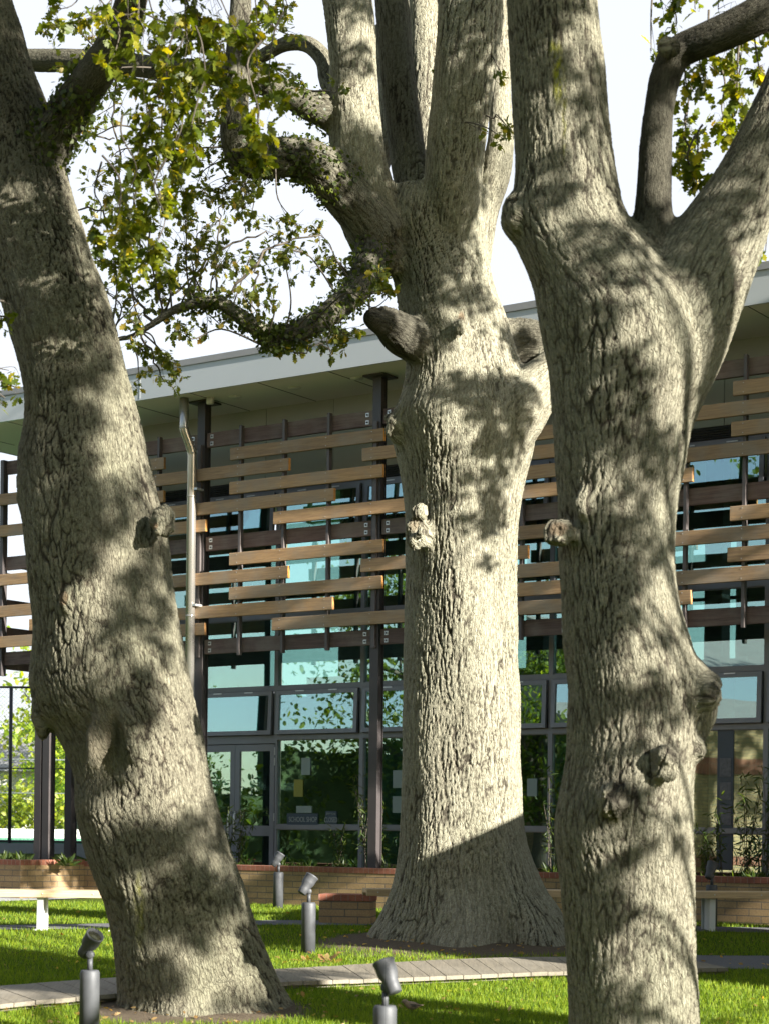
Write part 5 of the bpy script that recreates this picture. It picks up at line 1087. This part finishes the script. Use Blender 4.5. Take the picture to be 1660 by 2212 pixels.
# tennis court and fence
def court():
    Yc = 37.5
    z = float(ground_z(-9, 41)) ; 
    c = MB().box(-30, -5.2, Yc + .25, 62, z - .5, z + .075).build('court', M['court'], kind='structure')
    k = MB().box(-30, -5.2, Yc + .0, Yc + .22, z - .8, z + .05).build('kerb', M['concrete'], kind='structure')
    r = empty('court_fence', 'tall chain link fence on dark steel posts round the tennis court', 'fence', (-7.1, Yc + .1, z + .05))
    H = 3.02
    for px in (-6.5, -3.2, .0 - .03, 2.6):
        MB().tube([(px - .12, 0, 0), (px - .12, 0, H)], .035, 10).build('post', M['steel_dark'], r)
    MB().tube([(-7, 0, H), (2.8, 0, H)], .022, 8).tube([(-7, 0, .04), (2.8, 0, .04)], .02, 8).tube([(-7, 0, 1.45), (2.8, 0, 1.45)], .012, 6).build('rail', M['steel_dark'], r)
    mb = MB(); s = .075
    n = int(13 / s)
    for k in range(n):
        x0 = -10 + k * s
        for sg in (1, -1):
            xa, xb = (x0, x0 + H) if sg == 1 else (x0 + H, x0)
            za, zb = 0, H
            # clip to -7..2.8
            pa = np.array([xa, 0, za]); pb = np.array([xb, 0, zb]); d = pb - pa; t0, t1 = 0., 1.
            lo, hi = (-7 - xa) / d[0], (2.8 - xa) / d[0]
            if lo > hi: lo, hi = hi, lo
            t0 = max(t0, lo); t1 = min(t1, hi)
            if t1 > t0: mb.tube([tuple(pa + d * t0), tuple(pa + d * t1)], .0022, 3, False, False)
    mb.build('chain_link', M['wire'], r)
    # far side of the court: the second fence and a dark wind screen
    r2_ = empty('court_fence', 'far fence of the tennis court with a dark low screen', 'fence', (-9, 52, z))
    for px in np.arange(-6, 6, 2.2): MB().tube([(px, 0, 0), (px, 0, 2.2)], .03, 8).build('post', M['wire'], r2_)
    MB().tube([(-8, 0, 2.2), (5, 0, 2.2)], .02, 6).tube([(-8, 0, 1.3), (5, 0, 1.3)], .015, 6).build('rail', M['wire'], r2_)
    MB().box(-8, 5, -.02, .02, .1, .34).build('kickboard', M['pale'], r2_)
court()
# hedge behind court
hb = Foliage(); hb.crown((-11, 66, 1.4), (9, 1.6, 1.5), 6000, .22, 0.)
hr = empty('hedge', 'low clipped green hedge running behind the tennis court', 'hedge', (-11, 66, 0)); hb.build(hr, M['leaf_bg'], HEX, (-11, 66, 0), 'foliage')

# ------------------------------------------------------------------ plants
def cane_plant(u, v, z, h, n, label, spread=.25):
    b = B(u, v, z); r = empty('cane_plant', label, 'plant', b, rng.uniform(0, 6), 'thin cane plants in the brick planter')
    st = MB(); P = []; D = []
    for k in range(n):
        a = rng.uniform(0, 2 * pi); s = rng.uniform(.1, 1) * spread; hh = h * rng.uniform(.55, 1)
        p = [Vector((cos(a) * s * .3 * t + rng.normal() * .012, sin(a) * s * .3 * t + rng.normal() * .012, hh * t)) + Vector((cos(a), sin(a), 0)) * s * t * t for t in (0, .33, .66, 1)]
        p = [Vector(q) for q in cr([tuple(q) for q in p], 3)]
        st.tube(p, [.006 - .004 * i / len(p) for i in range(len(p))], 5)
        for q in p[3:]:
            for _ in range(4): P.append(np.array(tuple(q)) + rng.normal(size=3) * .02); D.append(rng.normal(size=3) + np.array([0, 0, -.2]))
    st.build('stems', M['twig'], r)
    P = np.array(P); leaves('leaves', P, np.array(D), rng.uniform(.07, .14, len(P)), LANCE, M['plant'], r, (0, 0, 0))
def tuft_plant(u, v, z, label, s=.3):
    b = B(u, v, z); r = empty('grass_tuft', label, 'plant', b, 0, 'low strap leaved tufts along the planter'); n = 70
    D = rng.normal(size=(n, 3)); D[:, 2] = np.abs(D[:, 2]) + .35; leaves('leaves', rng.normal(size=(n, 3)) * .03 * np.array([1, 1, .1]), D, s * rng.uniform(.6, 1.2, n), LANCE, M['plant'], r, (0, 0, 0))
zt = .43
for (px, h, n, l) in [(492, 1.35, 5, 'thin cane plant in front of the glass doors'), (515, .9, 4, 'shorter cane plant at the right edge of the glass doors'), (790, 1.6, 5, 'thin cane plant beside the second column left of the middle oak'), (735, .8, 3, 'wispy cane plant under the CLOSED sign'), (822, 1.0, 4, 'cane plant just right of the second column'),
                    (1186, 1.5, 6, 'dark cane plant between the middle and right oaks'), (1560, 1.1, 4, 'light cane plant in front of the framed pictures'), (1612, 1.5, 6, 'cane plant near the right edge in front of the mullion'), (1655, 1.5, 6, 'cane plant cut by the right edge of the photo'), (1525, .7, 4, 'low cane plant just right of the right oak')]:
    u, _ = F(px, 1800, .25); cane_plant(u, .25, zt, h, n, l)
for i, px in enumerate([512, 528, 622, 650, 668, 738, 752, 838, 858, 1160, 1195, 1505, 1530, 1580, 1625, 1650]):
    u, _ = F(px, 1800, .0); tuft_plant(u, rng.uniform(-.15, .1), zt, ['strap leaved tuft', 'grassy tuft', 'low dark tuft', 'spiky tuft'][i % 4] + (' %s' % ['left of the doors low on the planter', 'at the foot of the glass doors', 'under the left end of the shop sign pane', 'right under the shop sign', 'between shop sign and closed sign', 'below the closed sign', 'left of the second column', 'just left of the middle oak trunk', 'touching the middle oak on its left', 'between the oaks nearer the middle one', 'between the oaks nearer the right one', 'beside the right oak', 'behind the right bench beside the spotlight', 'under the framed pictures', 'left of the mullion at the right', 'at the right edge of the photo'][i]), rng.uniform(.13, .22))
for px, l in [(10, 'shrubby tuft in the left planter at the photo edge'), (48, 'arching tuft in the left planter before the column'), (145, 'small tuft in the left planter behind the column')]:
    u, _ = F(px, 1840, -1.2); tuft_plant(u, -1.2, .47, l, .2)

# ------------------------------------------------------------------ lawn blades, litter, bird
def on_path(X, Y):
    m = np.zeros(len(X), bool)
    for far, near_ in PATHS:
        poly = [(p.x, p.y) for p in far] + [(p.x, p.y) for p in reversed(near_)]
        ins = np.zeros(len(X), bool); j = len(poly) - 1
        for i in range(len(poly)):
            xi, yi = poly[i]; xj, yj = poly[j]
            if yi != yj: c = ((yi > Y) != (yj > Y)) & (X < (xj - xi) * (Y - yi) / (yj - yi) + xi); ins ^= c
            j = i
        m |= ins
    return m
def lawn():
    n = 330000; Y = 1 / rng.uniform(1 / 26.5, 1 / 9.6, n); X = rng.uniform(-.235, .235, n) * Y * 1.05
    rel = np.stack([X, Y], 1) - np.array([P1.x, P1.y]); v = rel @ np.array([VX.x, VX.y]); u = rel @ np.array([UX.x, UX.y])
    k = (v < -.62) & ~on_path(X, Y) & ~((u < -2) & (v < -.6) & (v > -3.4))
    soil = np.zeros(n)
    for T, a, b in ((T2, 1.55, 1.3), (T1, .88, .72), (T3, .55, .5)): soil += 1.2 * np.exp(-(((X - T.x) / a) ** 2 + ((Y - T.y + .3) / b) ** 2) ** 2)
    k &= (soil + .35 * pn(np.stack([X * 3, Y * 3, X * 0], 1), 40)) < rng.uniform(.3, .75, n)
    X, Y = X[k], Y[k]; n = len(X); Z = ground_z(X, Y); h = rng.uniform(.022, .05, n) * (1 + .35 * pn(np.stack([X * 1.5, Y * 1.5, X * 0], 1), 41)); a = rng.uniform(0, 2 * pi, n)
    w = .0022 + .00012 * Y; lean = rng.normal(size=(n, 2)) * .35 * h[:, None]; dx = np.cos(a) * w; dy = np.sin(a) * w
    V = np.stack([np.stack([X - dx, Y - dy, Z - .004], 1), np.stack([X + dx, Y + dy, Z - .004], 1), np.stack([X + lean[:, 0], Y + lean[:, 1], Z + h], 1)], 1)
    tag(np_mesh('grass', V.reshape(-1, 3), np.arange(3 * n).reshape(-1, 3), M['blade'], None, False, {'rnd': np.repeat(rng.uniform(0, 1, n), 3)}, 'stuff'), 'short lawn grass blades between the trees and paths', 'grass')
lawn()
def litter():
    n = 1100; P = []; 
    for k in range(n):
        T = (T2, T1, T3)[k % 3] if k < 700 else None
        if T is not None: x, y = T.x + rng.normal() * .9, T.y - .3 + rng.normal() * .7
        else: y = rng.uniform(11, 24); x = rng.uniform(-.2, .2) * y
        P.append((x, y, float(ground_z(x, y)) + .02))
    D = rng.normal(size=(n, 3)); D[:, 2] *= .25
    tag(leaves('leaf_litter', np.array(P), D, rng.uniform(.02, .065, n), OAK, M['dry'], None, (0, 0, 0), kind='stuff'), 'scattered brown fallen oak leaves and bits of bark on the lawn', 'leaf litter')
    # the curled dry leaves lying by the boardwalk
    for (px, py, l, s) in ((705, 2074, 'large curled dry leaf at the back edge of the boardwalk', .13), (722, 2078, 'smaller tan leaf right beside the big curled one at the boardwalk', .09), (664, 2073, 'dry leaf with a long raised stalk behind the boardwalk', .1)):
        p = gpt(px, py + 4); r = empty('fallen_leaf', l, 'leaf', p)
        D = np.array([[.6, -.2, .5], [-.5, .1, .5], [.1, -.4, .8]]); leaves('blade', np.zeros((3, 3)), D, np.array([s, s * .8, s * .7]), OAK, M['dry'], r, (0, 0, 0))
        MB().tube([(0, 0, 0), (-s * 1.2, -.02, .02), (-s * 2.4, 0, .0)], .0025, 5).build('stalk', M['dry'], r)
litter()
def bird():
    p = gpt(890, 2187); r = empty('sparrow', 'small brown sparrow on the grass right of the nearest spotlight', 'bird', p, RAD(200))
    rows = cr([(-.085, .052, .003), (-.05, .050, .010), (-.02, .048, .026), (.02, .052, .031), (.045, .066, .022), (.058, .078, .020), (.074, .080, .015), (.082, .078, .006)], 4)
    mb = MB(); mb.tube([(x, 0, z) for x, z, rr in rows], [rr for x, z, rr in rows], 14); b = mb.build('body', M['sparrow'], r)
    MB().tube([(.080, 0, .078), (.094, 0, .075)], [.004, .0008], 8).build('beak', M['steel_dark'], b)
    for s_ in (-1, 1):
        MB().lathe([(.0005, -.002), (.0022, 0), (.0005, .002)], Matrix.Translation((.070, s_ * .0145, .083)) @ Matrix.Rotation(pi / 2, 4, 'X'), 8).build('eye', M['steel_dark'], b)
        MB().add([(.03, s_ * .028, .066), (-.01, s_ * .034, .064), (-.06, s_ * .016, .054), (-.01, s_ * .034, .040), (.025, s_ * .030, .044), (-.01, s_ * .028, .052)], [(0, 1, 4), (1, 3, 4), (1, 2, 3), (0, 4, 5), (4, 3, 5), (3, 2, 5), (2, 1, 5), (1, 0, 5)]).build('wing', M['twig'], b)
        MB().tube([(.005, s_ * .012, .03), (.0, s_ * .012, .0)], .002, 5).tube([(-.008, s_ * .012, .001), (.014, s_ * .012, .001)], .0018, 5).build('leg', M['twig'], b)
M['sparrow'] = plain('sparrow_feathers', (.22, .16, .11), .8, 0, .6, 60)
bird()
